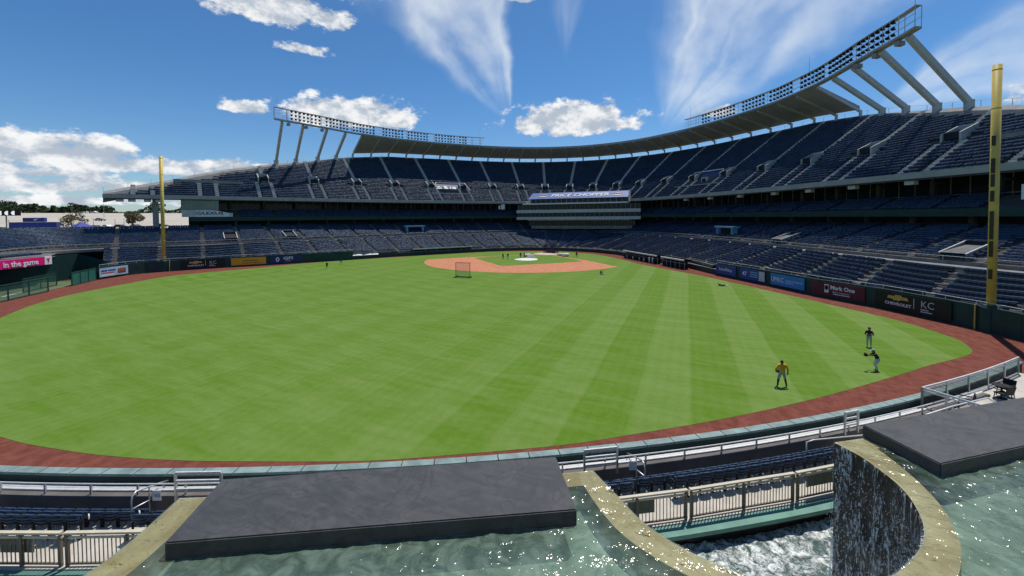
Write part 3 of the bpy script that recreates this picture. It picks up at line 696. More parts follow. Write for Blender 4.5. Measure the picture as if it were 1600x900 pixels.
rest = np.nonzero(~single & ((zc > 1) & (ux > -500) & (ux < 2100)))[0]
if len(rest):
    R_ = SEA[rest]; nx, ny = R_[:, 3], R_[:, 4]; tx, ty = ny, -nx
    jit = rng.normal(0, .012, (len(R_), 1)); lean = rng.normal(0, .10, (len(R_), 1))
    X, Y, Z = SV[None, :, 0]+jit, SV[None, :, 1]+lean*SV[None, :, 2], SV[None, :, 2]
    vx = R_[:, 0:1]+tx[:, None]*X+nx[:, None]*Y; vy = R_[:, 1:2]+ty[:, None]*X+ny[:, None]*Y; vz = R_[:, 2:3]+Z
    VV = np.stack([vx, vy, vz], -1).reshape(-1, 3); QQ = (SF[None]+np.arange(len(R_))[:, None, None]*len(SV)).reshape(-1, 4)
    st = stuff(mknp('stadium_seating', VV, QQ, SEATM)); st['label'] = 'thousands of navy folding seats filling the lower and upper decks'; st['category'] = 'seating'
# seat platforms with sponsor walls in the upper deck
for (fi, hw), lab in zip(big_box, ('navy party platform with white frame in the right upper deck', 'navy party platform with big white graphic in the left upper deck')):
    p, n, t = interp_frame(D, DN, fi); t = t*(1 if True else -1); k0, k1 = 5.2, 10.5; z0 = UZ(k0)
    base = p+n*k0
    th = thing('deck_platform', lab, 'platform', (base[0], base[1], z0))
    def L(a, b, c): return (t[0]*a+n[0]*b, t[1]*a+n[1]*b, c)
    hwm = 8.8
    mb = MB(); mb.add([L(-hwm-1, 0, -.6), L(hwm+1, 0, -.6), L(hwm+1, 0, .45), L(-hwm-1, 0, .45), L(-hwm-1, 3.0, -.6), L(hwm+1, 3.0, -.6), L(hwm+1, 3.0, .45), L(-hwm-1, 3, .45)], [(0, 1, 2, 3), (3, 2, 6, 7), (0, 3, 7, 4), (1, 5, 6, 2)]); mb.build('parapet', M_PORT, th)
    mb = MB(); mb.add([L(-hwm, 2.2, .3), L(hwm, 2.2, .3), L(hwm*.7, 5.9, 4.9), L(-hwm*.7, 5.9, 4.9), L(-hwm, 2.4, .2), L(hwm, 2.4, .2), L(hwm*.7, 6.1, 4.8), L(-hwm*.7, 6.1, 4.8)], [(0, 1, 2, 3), (7, 6, 5, 4), (3, 2, 6, 7), (0, 3, 7, 4), (1, 5, 6, 2)]); mb.build('back_panel', NAVY, th)
    for sx in (-1, 1):
        mb = MB(); mb.beam(L(sx*hwm, 2.0, .5), L(sx*hwm*.7, 5.7, 5.1), .3, .3); mb.build('white_rail', WHITE, th)
    mb = MB(); mb.beam(L(-hwm*.7, 5.7, 5.1), L(hwm*.7, 5.7, 5.1), .26, .26); mb.build('white_rail', WHITE, th)
    if fi > 180:
        def pr_(a, c): a *= 1.3; c *= 1.45; q = 2.2+c*3.7/4.6; return np.array(L(a, q-.07, .3+c+.07))
        sgn_ = 1 if np.dot(L(1, 0, 0), RT) > 0 else -1
        for pts in ([(-5.2, .1), (-3.0, .1), (-3.2, 1.6), (-4.0, 2.1), (-4.8, 1.9), (-5.2, 1.2)], [(-2.6, 2.2), (-1.6, 2.2), (-.2, .2), (-.9, .2), (-1.5, 1.0), (-2.3, .9)], [(-.6, 2.0), (-.1, 2.0), (-.1, .9), (-.5, .9)], [(.3, .1), (2.4, .1), (2.4, .5), (1.6, .8), (1.5, 2.0), (.3, 2.0)], [(2.0, 1.2), (2.8, 2.1), (3.6, 1.9), (3.0, 1.2)], [(2.7, .1), (4.0, .1), (3.8, .6), (2.8, .7)]):
            mbp = MB(); mbp.add([pr_(sgn_*a, c) for a, c in pts], [tuple(range(len(pts)))]); mbp.build('print_shape', WHITE, th)
    else:
        mb = MB(); mb.box(L(-1.5, 2.6, 1.6), (2.6, .5, 2.4), math.atan2(t[1], t[0])); mb.build('doorway', M_PORT, th); mb = MB(); mb.box(L(-1.5, 2.2, 1.5), (1.3, .3, 1.6), math.atan2(t[1], t[0])); mb.build('opening', DARK, th)
# club end suite with sign
mb = MB()
ie = list(range(326, 341, 2))
mb.sweep([[Pd(i, .55, 13.07), Pd(i, .55, 15.0 if i > 331 else 14.2), Pd(i, 5.0, 15.0 if i > 331 else 14.2), Pd(i, 5.0, 13.07)] for i in ie])
ce = thing('club_end_suite', 'pale grey club suite with a white sign at the left end', 'suite')
mb.build('wall', LGREY, ce)
a, b = np.array(Pd(336.3, .45, 13.1)), np.array(Pd(327, .45, 13.1)); rgt = (b-a)/np.linalg.norm(b-a)
mb = MB(); V = [a, b, a+[0, 0, 1.85], b+[0, 0, 1.0]]; mb.add([a, b, b+[0, 0, 1.05], a+(b-a)*.62+[0, 0, 1.8], a+[0, 0, 1.85]], [(0, 1, 2, 3, 4)]); mb.build('sign_board', WHITE, ce)
text('LEXUS', 1.15, a+(b-a)*.50+np.array([0, 0, 1.0])-np.array([*DN[332], 0])*.05, rgt, (0, 0, 1), BLACK, ce, sx=1.5, weight=.02)
mb = MB(); c = a+(b-a)*.09+np.array([0, 0, 1.0])-np.array([*DN[332], 0])*.05
ringp = [c+rgt*.62*math.cos(q)+np.array([0, 0, .45*math.sin(q)]) for q in np.linspace(0, 2*math.pi, 20)]; mb.tube(ringp, .06, 5, cap=False); mb.tube([c+rgt*.1+np.array([0, 0, .4]), c-rgt*.25+np.array([0, 0, -.1]), c+rgt*.4+np.array([0, 0, -.15])], .06, 5); mb.build('sign_emblem', BLACK, ce)
mb = MB(); mb.strip([Pd(i, .8, 15.0) for i in range(330, 341, 2)], [Pd(i, .3, 17.9) for i in range(330, 341, 2)]); p340 = Pd(340, .8, 15.0)
mb.add([Pd(340, .8, 15.0), Pd(340, 5, 15.0), Pd(340, 5, 17.9), Pd(340, .3, 17.9)], [(0, 1, 2, 3)])
glz = mb.build('glazing', GLASSG, ce)
for i in range(330, 341, 1):
    mb = MB(); mb.beam(Pd(i, .75, 15.0), Pd(i, .25, 17.9), .1, .1); mb.build('mullion', GREY, glz)
for kk in (1.8, 3.2, 4.8):
    mb = MB(); mb.beam(Pd(340.1, kk, 15.0), Pd(340.1, kk, 17.9), .1, .1); mb.build('mullion', GREY, glz)
# ------------------------------------------------------------------ field walls, poles, banners
def wall_along(th, P, h, thick, m, cop=None, seg='wall_pad', gap=.03, hfun=None):
    P = [np.array(p, float) for p in P]
    for a, b in zip(P[:-1], P[1:]):
        d_ = (b-a)/np.linalg.norm(b-a); n = np.array([d_[1], -d_[0]]); hh = h
        mb = MB(); c = (a+b)/2+n*thick/2; L_ = np.linalg.norm(b-a)-gap; rz_ = math.atan2(d_[1], d_[0])
        mb.box((c[0], c[1], hh/2-.05), (L_, thick, hh+.1), rz_); mb.build(seg, m, th)
        if cop is not None:
            mb = MB(); mb.box((c[0]+n[0]*.02, c[1]+n[1]*.02, hh+.045), (L_+.02, thick+.08, .09), rz_); mb.build('coping', cop, th)
Wl = [tuple(p) for p in W]
half = len(W)//2
def split_pts(P, step=6):
    out = [np.array(P[0], float)]
    for a, b in zip(P[:-1], P[1:]):
        a, b = np.array(a, float), np.array(b, float); n = max(1, int(round(np.linalg.norm(b-a)/step)))
        out += [a+(b-a)*t for t in np.linspace(0, 1, n+1)[1:]]
    return out
lfw = thing('foul_line_wall', 'dark green padded wall with sponsor banners along the right-hand seats', 'wall')
wall_along(lfw, split_pts([p for p in Wl[:9]]), 2.6, .35, GREEN, None)
rfw = thing('foul_line_wall', 'dark green padded wall in front of the left-hand seats, below the thinner yellow pole', 'wall')
wall_along(rfw, split_pts([p for p in Wl[-9:]]), 2.6, .35, GREEN, None)
bsw = thing('backstop_wall', 'low dark backstop wall behind home plate', 'wall')
wall_along(bsw, [p for p in Wl[8:-8]], 1.1, .3, GREEN)
# thin light rail on top of the side walls
for pts, th in ((Wl[:9], lfw), (Wl[-9:], rfw)):
    sp = split_pts(pts, 2.4)
    mb = MB(); mb.tube([(*p, 3.05) for p in sp], .035, 5)
    for p in sp: mb.box((p[0], p[1], 2.8), (.05, .05, .5))
    stuff(mb.build('wall_rail', LGREY, th))
# foul poles
def pole(sgn, lab):
    th = thing('foul_pole', lab, 'foul pole', (sgn*71.9, 71.9, 2.2), 'foul poles')
    o = MB().tube([(0, 0, 0), (0, 0, 25.2)], .36, 18).build('pole', YEL, th, True)
    mb = MB(); mb.lathe((0, 0, -2.2), [(.8, 0), (.8, 2.5), (.6, 2.75), (.36, 2.8)], 12); mb.build('base_pad', GREEN, th)
    inw = np.array([-sgn, -1])/math.sqrt(2)
    side = np.array([-inw[1], inw[0]])*(1 if sgn < 0 else -1)
    mb = MB()
    for s0, e0 in ((1.8, 3.2), (4.2, 5.6), (6, 8.4), (8.6, 11.2), (12.2, 13.8), (14.6, 16.2), (16.4, 18), (19.6, 21)): pass
    d_ = np.array([0, -1.0]) if sgn < 0 else np.array([-1.0, 0])
    d_ = side if side@RT[:2] < 0 else -side
    fr = MB()
    for z in np.arange(1.2, 25, 3.9): fr.lathe((0, 0, z), [(.362, 0), (.375, .04), (.375, .1), (.362, .14)], 18)
    fr.build('seam_bands', YEL, th)
    for z0, z1 in ((3.3, 4.3), (5.6, 7.2), (7.4, 10.3), (11.3, 12.4), (12.8, 14.1), (14.2, 15.7), (17.0, 18.0)):
        mb = MB(); mb.box((d_[0]*.36, d_[1]*.36, (z0+z1)/2), (.14, .28, z1-z0), math.atan2(d_[1], d_[0])); mb.build('wing_plaque', mat('dark_brown_plaque', (.05, .035, .02), .7, .2, 3), th)
    st_ = MB(); p = np.array([sgn*71.1, 71.3])+inw*.1-np.array([sgn*71.9, 71.9])
    st_.box((p[0], p[1], -.85), (.35, .1, 2.7), math.atan2(inw[1], inw[0])+math.pi/2); st_.build('wall_stripe', YEL, th)
    return th
pole(-1, 'tall thick yellow foul pole at the right edge, with dark plaques'); pole(1, 'thinner distant yellow foul pole on the left side, against the clouds')
def banner(x0, x1, lab, m, z0=.45, z1=2.3, cat='banner', name='advertising_banner', group='wall advertising banners'):
    def wp(x):
        d_ = ray(x, 400)[:2]; p0 = CAM[:2]; best = None
        WX = np.vstack([W, [(63.7, 91.1)]])
        for a, b in zip(WX[:-1], WX[1:]):
            e = b-a; A = np.array([[d_[0], -e[0]], [d_[1], -e[1]]])
            if abs(np.linalg.det(A)) < 1e-9: continue
            t, u = np.linalg.solve(A, a-p0)
            if t > 20 and 0 <= u <= 1 and (best is None or t < best[0]): best = (t, a+e*u)
        return best[1]
    a, b = wp(x0), wp(x1); d_ = (b-a); L_ = np.linalg.norm(d_); d_ /= L_; n = np.array([d_[1], -d_[0]])
    if n@((a+b)/2-CAM[:2]) > 0: n = -n
    a = a+n*.16; b = b+n*.16
    th = thing(name, lab, cat, (a[0], a[1], z0), group)
    mb = MB(); c = (b-a)/2; mb.box((c[0], c[1], (z1-z0)/2), (L_, .06, z1-z0), math.atan2(d_[1], d_[0])); mb.build('panel', m, th)
    def at(u, v): q = a+(b-a)*u+n*.045; return (q[0], q[1], z0+(z1-z0)*v)
    def rect(u0, u1, v0, v1, mm, nm, lift=.0):
        mb = MB(); P = [np.array(at(u, v))+np.array([n[0], n[1], 0])*lift-np.array(th.location) for u, v in ((u0, v0), (u1, v0), (u1, v1), (u0, v1))]
        mb.add(P, [(0, 1, 2, 3)]); return mb.build(nm, mm, th)
    def poly(pts, mm, nm, lift=.01):
        mb = MB(); P = [np.array(at(u, v))+np.array([n[0], n[1], 0])*lift-np.array(th.location) for u, v in pts]; mb.add(P, [tuple(range(len(P)))]); return mb.build(nm, mm, th)
    r = (d_[0], d_[1], 0)
    def txt(s, u, v, size, mm, sx=1.0, **k): return text(s, size, at(u, v), r, (0, 0, 1), mm, th, sx=sx, **k)
    return th, rect, poly, txt, L_
M_BLUE = mat('bright_blue_print', (.02, .20, .55), .5, .06, .5); M_ROY = mat('royal_blue_print', (.015, .06, .28), .5, .1, .5); M_MAR = mat('maroon_print', (.10, .008, .025), .55, .15, .6)
M_BLK = mat('black_banner', (.006, .009, .009), .55, .2, .6); M_GOLD = mat('gold_print', (.55, .38, .10), .4, .1, 2); M_AMB = mat('amber_banner', (.72, .36, .02), .55, .05, .5)
M_PALE = mat('pale_blue_banner', (.32, .50, .62), .5, .15, .5); M_BRN = mat('brown_print', (.13, .05, .02), .6, .1, 2); M_SKYP = mat('sky_blue_print', (.20, .42, .62), .5, .1, 2)
th, rect, poly, txt, L_ = banner(1120, 1151, 'royal blue banner on the right wall, farthest from the camera, with one white word', M_ROY); txt('benefitbay', .5, .55, L_*.16, WHITE)
th, rect, poly, txt, L_ = banner(1157.5, 1197, 'navy banner with a big white 47 and a pale end panel', M_ROY)
txt('47', .2, .5, 1.1, WHITE, weight=.02); rect(.77, .99, .05, .95, mat('pale_print', (.5, .53, .56), .5, .1, 1), 'end_panel')
for v in (.72, .5, .3): rect(.42, .72, v, v+.09, M_SKYP, 'text_line')
th, rect, poly, txt, L_ = banner(1206, 1259, 'bright blue university banner on the right wall', M_BLUE); txt('UMKC', .22, .5, 1.15, WHITE, sx=.85)
for v, u1 in ((.55, .95), (.36, .72)): txt('UNIVERSITY OF MISSOURI' if v > .5 else 'KANSAS CITY', .47, v, .3, WHITE, align='LEFT', sx=.95)
th, rect, poly, txt, L_ = banner(1271, 1354, 'maroon banner with white lettering on the right wall', M_MAR, .35, 2.35)
txt('Mark One', .60, .66, .82, WHITE, weight=.02); rect(.26, .40-.06, .25, .86, WHITE, 'emblem_box', .01)
c_ = [(.30+.035*math.cos(q), .62+.19*math.sin(q)) for q in np.linspace(0, 2*math.pi, 16, endpoint=False)]; poly(c_, BLACK, 'emblem_disc', .02)
txt('Electric Company, Inc.', .58, .36, .29, WHITE, sx=.92); rect(.43, .74, .19, .24, WHITE, 'text_line', .01)
def chevy(x0, x1, lab, big):
    th, rect, poly, txt, L_ = banner(x0, x1, lab, M_BLK, .3, 2.4)
    u0 = .33; w = .15
    poly([(u0-w, .62), (u0-w*.45, .62), (u0-w*.4, .55), (u0+w*.2, .55), (u0+w*.3, .62), (u0+w, .62), (u0+w*.85, .80), (u0+w*.4, .80), (u0+w*.35, .88), (u0-w*.25, .88), (u0-w*.3, .80), (u0-w*.9, .80)], M_GOLD, 'gold_bow_tie')
    txt('CHEVROLET', u0, .33, .5, WHITE, sx=1.15, weight=.012); rect(.545, .552, .25, .85, WHITE, 'divider', .005)
    txt('KC', .72, .58, 1.15, LGREY, sx=.95); rect(.635, .735, .27, .33, LGREY, 'text_line', .005); rect(.635, .78, .15, .21, LGREY, 'text_line', .005)
chevy(1371, 1491, 'wide black car-maker banner with gold bow tie beside the tall right-hand pole', True)
chevy(282, 351, 'wide black car-maker banner with gold bow tie beside the thinner left-hand pole', False)
th, rect, poly, txt, L_ = banner(361, 415.5, 'amber yellow banner on the left wall', M_AMB); txt('Edward Jones', .55, .6, .62, M_BRN); rect(.3, .8, .22, .28, M_BRN, 'text_line')
th, rect, poly, txt, L_ = banner(422, 472, 'navy banner with white ring emblem on the left wall', NAVY); txt('GFI', .55, .6, 1.1, WHITE, sx=1.5, weight=.03); txt('DIGITAL', .55, .2, .35, WHITE)
poly([(.22+.055*math.cos(q), .5+.33*math.sin(q)) for q in np.linspace(0, 2*math.pi, 16, endpoint=False)], WHITE, 'ring_emblem'); poly([(.22+.025*math.cos(q), .5+.15*math.sin(q)) for q in np.linspace(0, 2*math.pi, 12, endpoint=False)], NAVY, 'ring_centre', .02)
th, rect, poly, txt, L_ = banner(153, 198, 'pale blue banner with small figures at the left corner of the field', M_PALE)
rect(.06, .26, .6, .75, M_ROY, 'text_line', .01); rect(.29, .55, .6, .75, M_ROY, 'text_line', .01); rect(.06, .5, .36, .48, M_RED, 'text_line', .01)
for u in (.66, .735, .81, .88): poly([(u-.035, .2), (u+.03, .2), (u+.045, .5), (u+.02, .78), (u-.02, .78), (u-.045, .5)], M_BRN, 'figure_print', .01); poly([(u-.02, .35), (u+.02, .35), (u+.028, .6), (u-.028, .6)], M_RED, 'jersey_print', .02)
rect(.06, .5, .12, .22, WHITE, 'text_line')
# outfield ring wall with coping slabs
cfw = thing('outfield_wall', 'dark green curved outfield wall with pale teal coping slabs in the foreground', 'wall')
AR = np.arange(-50, 6.01, .72)
for a0, a1 in zip(AR[:-1], AR[1:]):
    mb = MB(); g_ = .012
    mb.sweep([[PO(-.02, a, 2.5), PO(-.02, a, 2.6), PO(.36, a, 2.6), PO(.36, a, 2.5)] for a in np.linspace(a0+g_, a1-g_, 3)]); mb.build('coping_slab', TEAL, cfw)
aa = np.linspace(-50, 6, 120)
mb = MB(); mb.sweep([[PO(0.02, a, -.1), PO(0.02, a, 2.5), PO(.32, a, 2.5), PO(.32, a, -.1)] for a in aa]); mb.build('wall_body', GREEN, cfw)
# right-field corner: bullpen fence, gate, canopy sign
bp = thing('bullpen_fence', 'green steel bullpen fence with mesh panels at the far left corner', 'fence')
FB = [np.array(p) for p in ((51.0, 105.6), (53.8, 102.0), (56.6, 98.9), (59.2, 95.8))]
FB2 = [np.array(p) for p in ((63.7, 91.1), (65.6, 89.2), (67.4, 87.3), (69.3, 85.4))]
def mesh_mat():
    m = bpy.data.materials.new('green_mesh'); m.use_nodes = True; nt = m.node_tree; b = nt.nodes['Principled BSDF']; b.inputs['Base Color'].default_value = (.015, .10, .075, 1); b.inputs['Roughness'].default_value = .8
    t = nt.nodes.new('ShaderNodeBsdfTransparent'); x = nt.nodes.new('ShaderNodeMixShader'); x.inputs[0].default_value = .45; nt.links.new(t.outputs[0], x.inputs[1]); nt.links.new(b.outputs[0], x.inputs[2]); nt.links.new(x.outputs[0], nt.nodes['Material Output'].inputs[0]); return m
M_MESH = mesh_mat(); M_GRN = mat('green_panel', (.012, .13, .10), .6, .15, .5)
for FBx, mm_ in ((FB, M_MESH), (FB2, M_GRN)):
    for k in range(len(FBx)):
        mb = MB(); mb.box((FBx[k][0], FBx[k][1], 1.3), (.16, .16, 2.6)); mb.build('post', GREEN2, bp)
        if k < len(FBx)-1:
            a, b = FBx[k], FBx[k+1]; mb = MB()
            for z in (.12, 2.5): MB().beam((*a, z), (*b, z), .12, .14).build('rail', GREEN2, bp)
            mb = MB(); mb.add([(*a, .2), (*b, .2), (*b, 2.45), (*a, 2.45)], [(0, 1, 2, 3)]); mb.build('mesh_panel', mm_, bp)
mb = MB(); a, b = np.array((61.5, 98.0)), np.array((67.5, 91.8))
for z in (.15, 2.4): mb.beam((*a, z), (*b, z), .1, .12)
for t in np.linspace(0, 1, 3): p = a+(b-a)*t; mb.box((p[0], p[1], 1.25), (.14, .14, 2.5))
mb.build('rear_gate_frame', GREEN2, bp); MB().add([(*a, .2), (*b, .2), (*b, 2.35), (*a, 2.35)], [(0, 1, 2, 3)]).build('mesh_panel', M_MESH, bp)
gw = tag(MB().box((52.0, 106.6, 1.35), (1.6, 1.2, 2.7), math.atan2(-3, 2.7)).build('fence_pier', GREEN2), 'dark green square pier ending the bullpen fence at the left frame edge', 'pier')
# bullpen floor and interior
ngon('bullpen_turf', [(53, 104), (63, 93), (69.2, 86.5), (78, 92), (68, 110), (56, 112)], .02, mat('bullpen_turf', (.10, .13, .06), .9, .2, .5))
ngon('bullpen_line', [(59.4, 100.8), (63.2, 97.2), (63.5, 97.5), (59.7, 101.1)], .04, WHITE)
mb = MB(); mb.strip([(78.5, 84.5, -.2), (77.5, 92, -.2), (72, 103, -.2), (66, 112, -.2)], [(78.5, 84.5, 5.2), (77.5, 92, 5.2), (72, 103, 5.2), (66, 112, 5.2)])
mb.strip([(78.5, 84.5, -.2), (72.6, 82.0, -.2), (70.6, 84.6, -.2)], [(78.5, 84.5, 5.2), (72.6, 82, 3.4), (70.6, 84.6, 2.5)])
tag(mb.build('bullpen_back_wall', GREEN), 'dark green wall of the shaded bullpen under the left corner seats', 'wall')
# sloping end of the front seating block
pk = thing('overhang_sign', 'bright pink sign band with white words above the shaded bullpen', 'sign', (70.9, 91.2, 3.95))
M_PINK = mat('pink_sign', (.72, .008, .20), .5, .05, .3)
a = np.array((70.7, 91.3)); b = np.array((62.0, 106.4)); d_ = (b-a)/np.linalg.norm(b-a); L_ = np.linalg.norm(b-a); n = np.array([d_[1], -d_[0]]); n = -n if n@(a-CAM[:2]) > 0 else n
def LK(u, z, o=0.0): p = a+d_*u+n*o; return np.array((p[0], p[1], z))-np.array(pk.location)
mb = MB(); mb.sweep([[LK(1.4, 3.95, .1), LK(1.4, 5.45, .1), LK(1.4, 5.45, -.3), LK(1.4, 3.95, -.3)], [LK(L_, 3.95, .1), LK(L_, 5.45, .1), LK(L_, 5.45, -.3), LK(L_, 3.95, -.3)]]); mb.build('panel', M_PINK, pk)
mb = MB(); mb.sweep([[LK(0, 3.95, .12), LK(0, 5.5, .12), LK(0, 5.5, -.3), LK(0, 3.95, -.3)], [LK(1.38, 3.95, .12), LK(1.38, 5.5, .12), LK(1.38, 5.5, -.3), LK(1.38, 3.95, -.3)]]); mb.build('end_panel', WHITE, pk)
q = a+d_*.7+n*.16; text('T', 1.0, (q[0], q[1], 4.7), tuple(-d_)+(0,), (0, 0, 1), M_PINK, pk, weight=.03, depth=.03)
q = a+d_*4.4+n*.14; text('in the game', 1.3, (q[0]+d_[0]*1.25, q[1]+d_[1]*1.25, 4.62), tuple(-d_)+(0,), (0, 0, 1), WHITE, pk, weight=.02, depth=.03)
mb = MB(); mb.add([(*(a+n*-.3), 5.4), (*(b+n*-.3), 5.4), (b[0]+14, b[1]+4, 5.45), (88, 92, 5.45), (a[0]+9, a[1]-4, 5.45)], [(0, 1, 2, 3, 4)]); mb.add([(*(a+n*-.2), 5.0), (*(b+n*-.2), 5.0), (b[0]+14, b[1]+4, 5.0), (88, 92, 5.0), (a[0]+9, a[1]-4, 5.0)], [(4, 3, 2, 1, 0)])
tag(mb.build('overhang_slab', TREAD), 'concrete overhang slab of the left corner seating, above the pink sign', 'slab')
# ------------------------------------------------------------------ dugouts, tarp roll, screens
def dugout(P, lab, roofm, z=1.85):
    P = [np.array(p, float) for p in P]; th = thing('dugout', lab, 'dugout', (*P[0], 0))
    a, b = P; d_ = (b-a)/np.linalg.norm(b-a); n = np.array([d_[1], -d_[0]]); n = n if n@(-a) > 0 else -n     # n towards field
    def Q(u, o, z_): p = a+d_*u+n*o-P[0]; return np.array((p[0], p[1], z_))
    L_ = np.linalg.norm(b-a)
    MB().sweep([[Q(u, .9, z), Q(u, .9, z+.35), Q(u, -1.0, z+.42), Q(u, -1.0, z+.1)] for u in (0, L_)]).build('roof', mat('matt_black_roof', (.006, .006, .007), 1.0, .2, 2, spec=0.05), th)
    MB().sweep([[Q(u, .98, z+.1), Q(u, .98, z+.4), Q(u, .8, z+.42), Q(u, .8, z+.1)] for u in (0, L_)]).build('roof_edge', roofm, th)
    MB().sweep([[Q(u, .35, -.1), Q(u, .35, 1.05), Q(u, .25, 1.05), Q(u, .25, -.1)] for u in (0, L_)]).build('front_rail_pad', BLACK, th)
    MB().tube([Q(0, .4, 1.25), Q(L_, .4, 1.25)], .05, 6).build('top_rail', LGREY, th)
    MB().sweep([[Q(u, .0, -.1), Q(u, .0, z), Q(u, -.1, z), Q(u, -.1, -.1)] for u in (0, L_)]).build('back_wall', DARK, th)
    for u in np.linspace(.2, L_-.2, 6): MB().box(Q(u, .6, z/2), (.12, .12, z)).build('post', GREY, th)
    return a, d_, n, L_
da = dugout(((-26.2, 4.0), (-36.6, 18.9)), 'dark first dugout on the right side of the diamond, players and gear at its rail', WHITE)
db = dugout(((-37.6, 20.4), (-43.0, 28.2)), 'shorter dark dugout roof beside the right-hand wall', WHITE)
dc = dugout(((27.5, 1.0), (39.8, 18.8)), 'long dark dugout on the left side of the diamond', LGREY)
# tarp roll along the left wall
a, b = np.array((57.2, 46.2)), np.array((46.6, 29.0)); 
tr = thing('tarp_roll', 'long silver tarp roll lying on the track by the left wall', 'tarp roll', (*a, 0))
d_ = (b-a)/np.linalg.norm(b-a); L_ = np.linalg.norm(b-a); us = np.linspace(0, L_, 40)
MB().tube([(d_[0]*u, d_[1]*u, .75+.02*math.sin(u*3)) for u in us], [.62+.08*math.sin(u*2.1)+.04*math.sin(u*5.3) for u in us], 12).build('roll', mat('silver_tarp', (.55, .62, .60), .45, .2, 1.5, .3, 4), tr, True)
for u in (-.6, L_+.6): MB().tube([(d_[0]*(u-.8), d_[1]*(u-.8), .8), (d_[0]*(u+.8), d_[1]*(u+.8), .8)], .55, 12).build('end_drum', WHITE, tr)
# fielding screen behind second base
sc = thing('fielding_screen', 'dark framed netting screen standing on the grass near second base', 'screen', (-.5, 56.3, .02))
rx = np.array([math.cos(.06), math.sin(.06)]); 
def SQ(u, z): return (rx[0]*u, rx[1]*u, z)
mb = MB(); mb.tube([SQ(-1.6, 0), SQ(-1.6, 3.0), SQ(1.6, 3.0), SQ(1.6, 0)], .07, 6); mb.tube([SQ(-1.6, .15), SQ(1.6, .15)], .06, 6); mb.build('frame', BLACK, sc)
mb = MB(); mb.box(SQ(0, .1), (3.6, .1, .12), .06)
for u in (-1.5, 1.5): mb.box((rx[0]*u, rx[1]*u, .08), (.1, 1.8, .12), .06)
mb.build('base', BLACK, sc)
mb = MB()
for u in np.linspace(-1.55, 1.55, 24): mb.box(SQ(u, 1.55), (.014, .014, 2.9))
for z in np.linspace(.2, 2.95, 22): mb.box(SQ(0, z), (3.1, .014, .014), .06)
stuff(mb.build('net', mat('grey_net', (.12, .12, .13), .8, .1, 5), sc))
for u in (-1.9, 1.2): MB().tube([(rx[0]*u, rx[1]*u-.05, .12), (rx[0]*u, rx[1]*u+.05, .12)], .12, 10).build('wheel', BLACK, sc)
# tarps, bases, batting cage
M_TARP = mat('white_tarp', (.70, .69, .64), .7, .1, 2, .2, 3)
def disc(name, c, r, z, lab, m, cat, n=28):
    P = [(r*(1+.03*math.sin(5*q))*math.cos(q), r*(1+.04*math.cos(3*q))*math.sin(q)) for q in np.linspace(0, 2*math.pi, n, endpoint=False)]
    V = [(x, y, 0) for x, y in P]+[(x*.97, y*.97, .07) for x, y in P]+[(x*.5, y*.5, .2) for x, y in P]
    F = [(k, (k+1) % n, n+(k+1) % n, n+k) for k in range(n)]+[(n+k, n+(k+1) % n, 2*n+(k+1) % n, 2*n+k) for k in range(n)]+[tuple(range(2*n, 3*n))]
    o = mk(name, V, F, m, None, True); o.location = (*c, z); return tag(o, lab, cat)
disc('mound_tarp', (0, 18.44), 3.4, .02, 'round white tarp covering the pitching mound', M_TARP, 'tarp'); disc('home_tarp', (0, -.4), 4.2, .03, 'pale tarp spread round home plate', mat('tan_tarp', (.55, .42, .32), .8, .15, 1), 'tarp')
for k, (x, y) in enumerate(((19.4, 19.4), (0, 38.8), (-19.4, 19.4))):
    o = MB().box((0, 0, .06), (.42, .42, .1), math.pi/4).add([(-.15, 0, .112), (0, -.15, .112), (.15, 0, .112), (0, .15, .112)], [(0, 1, 2, 3)]).build('base', WHITE); o.location = (x, y, .03)
    tag(o, ('white base on the left side of the infield', 'white base nearest the camera, behind the netting screen', 'white base on the right side of the infield')[k], 'base', 'infield bases')
cg = thing('batting_cage', 'dark blue batting cage standing over home plate', 'batting cage', (-1.0, -3.6, 0))
mb = MB(); cp = [(2.6*math.cos(q), -1.8*math.sin(q)) for q in np.linspace(0, math.pi, 9)]
for x, y in cp[::2]: mb.tube([(x, y+1.5, 0), (x, y+1.5, 2.6), (x*.6, y*.5+2.0, 3.6)], .06, 5)
mb.tube([(x, y+1.5, 2.6) for x, y in cp], .06, 5); mb.tube([(x*.6, y*.5+2.0, 3.6) for x, y in cp], .06, 5); mb.build('frame', mat('navy_steel', (.01, .03, .12), .5, .1, 2), cg)
mb = MB(); mb.strip([(x, y+1.5, .0) for x, y in cp], [(x, y+1.5, 2.6) for x, y in cp]); mb.strip([(x, y+1.5, 2.6) for x, y in cp], [(x*.6, y*.5+2.0, 3.6) for x, y in cp])
def net_mat():
    m = bpy.data.materials.new('dark_netting'); m.use_nodes = True; nt = m.node_tree; b = nt.nodes['Principled BSDF']; b.inputs['Base Color'].default_value = (.012, .02, .05, 1)
    t = nt.nodes.new('ShaderNodeBsdfTransparent'); x = nt.nodes.new('ShaderNodeMixShader'); x.inputs[0].default_value = .6; nt.links.new(t.outputs[0], x.inputs[1]); nt.links.new(b.outputs[0], x.inputs[2]); nt.links.new(x.outputs[0], nt.nodes['Material Output'].inputs[0]); return m
mb.build('netting', net_mat(), cg)
MB().box((0, 1.7, .7), (3.2, .2, 1.4)).build('front_pad', mat('dark_red_blue_pad', (.05, .012, .05), .6, .3, 1), cg)
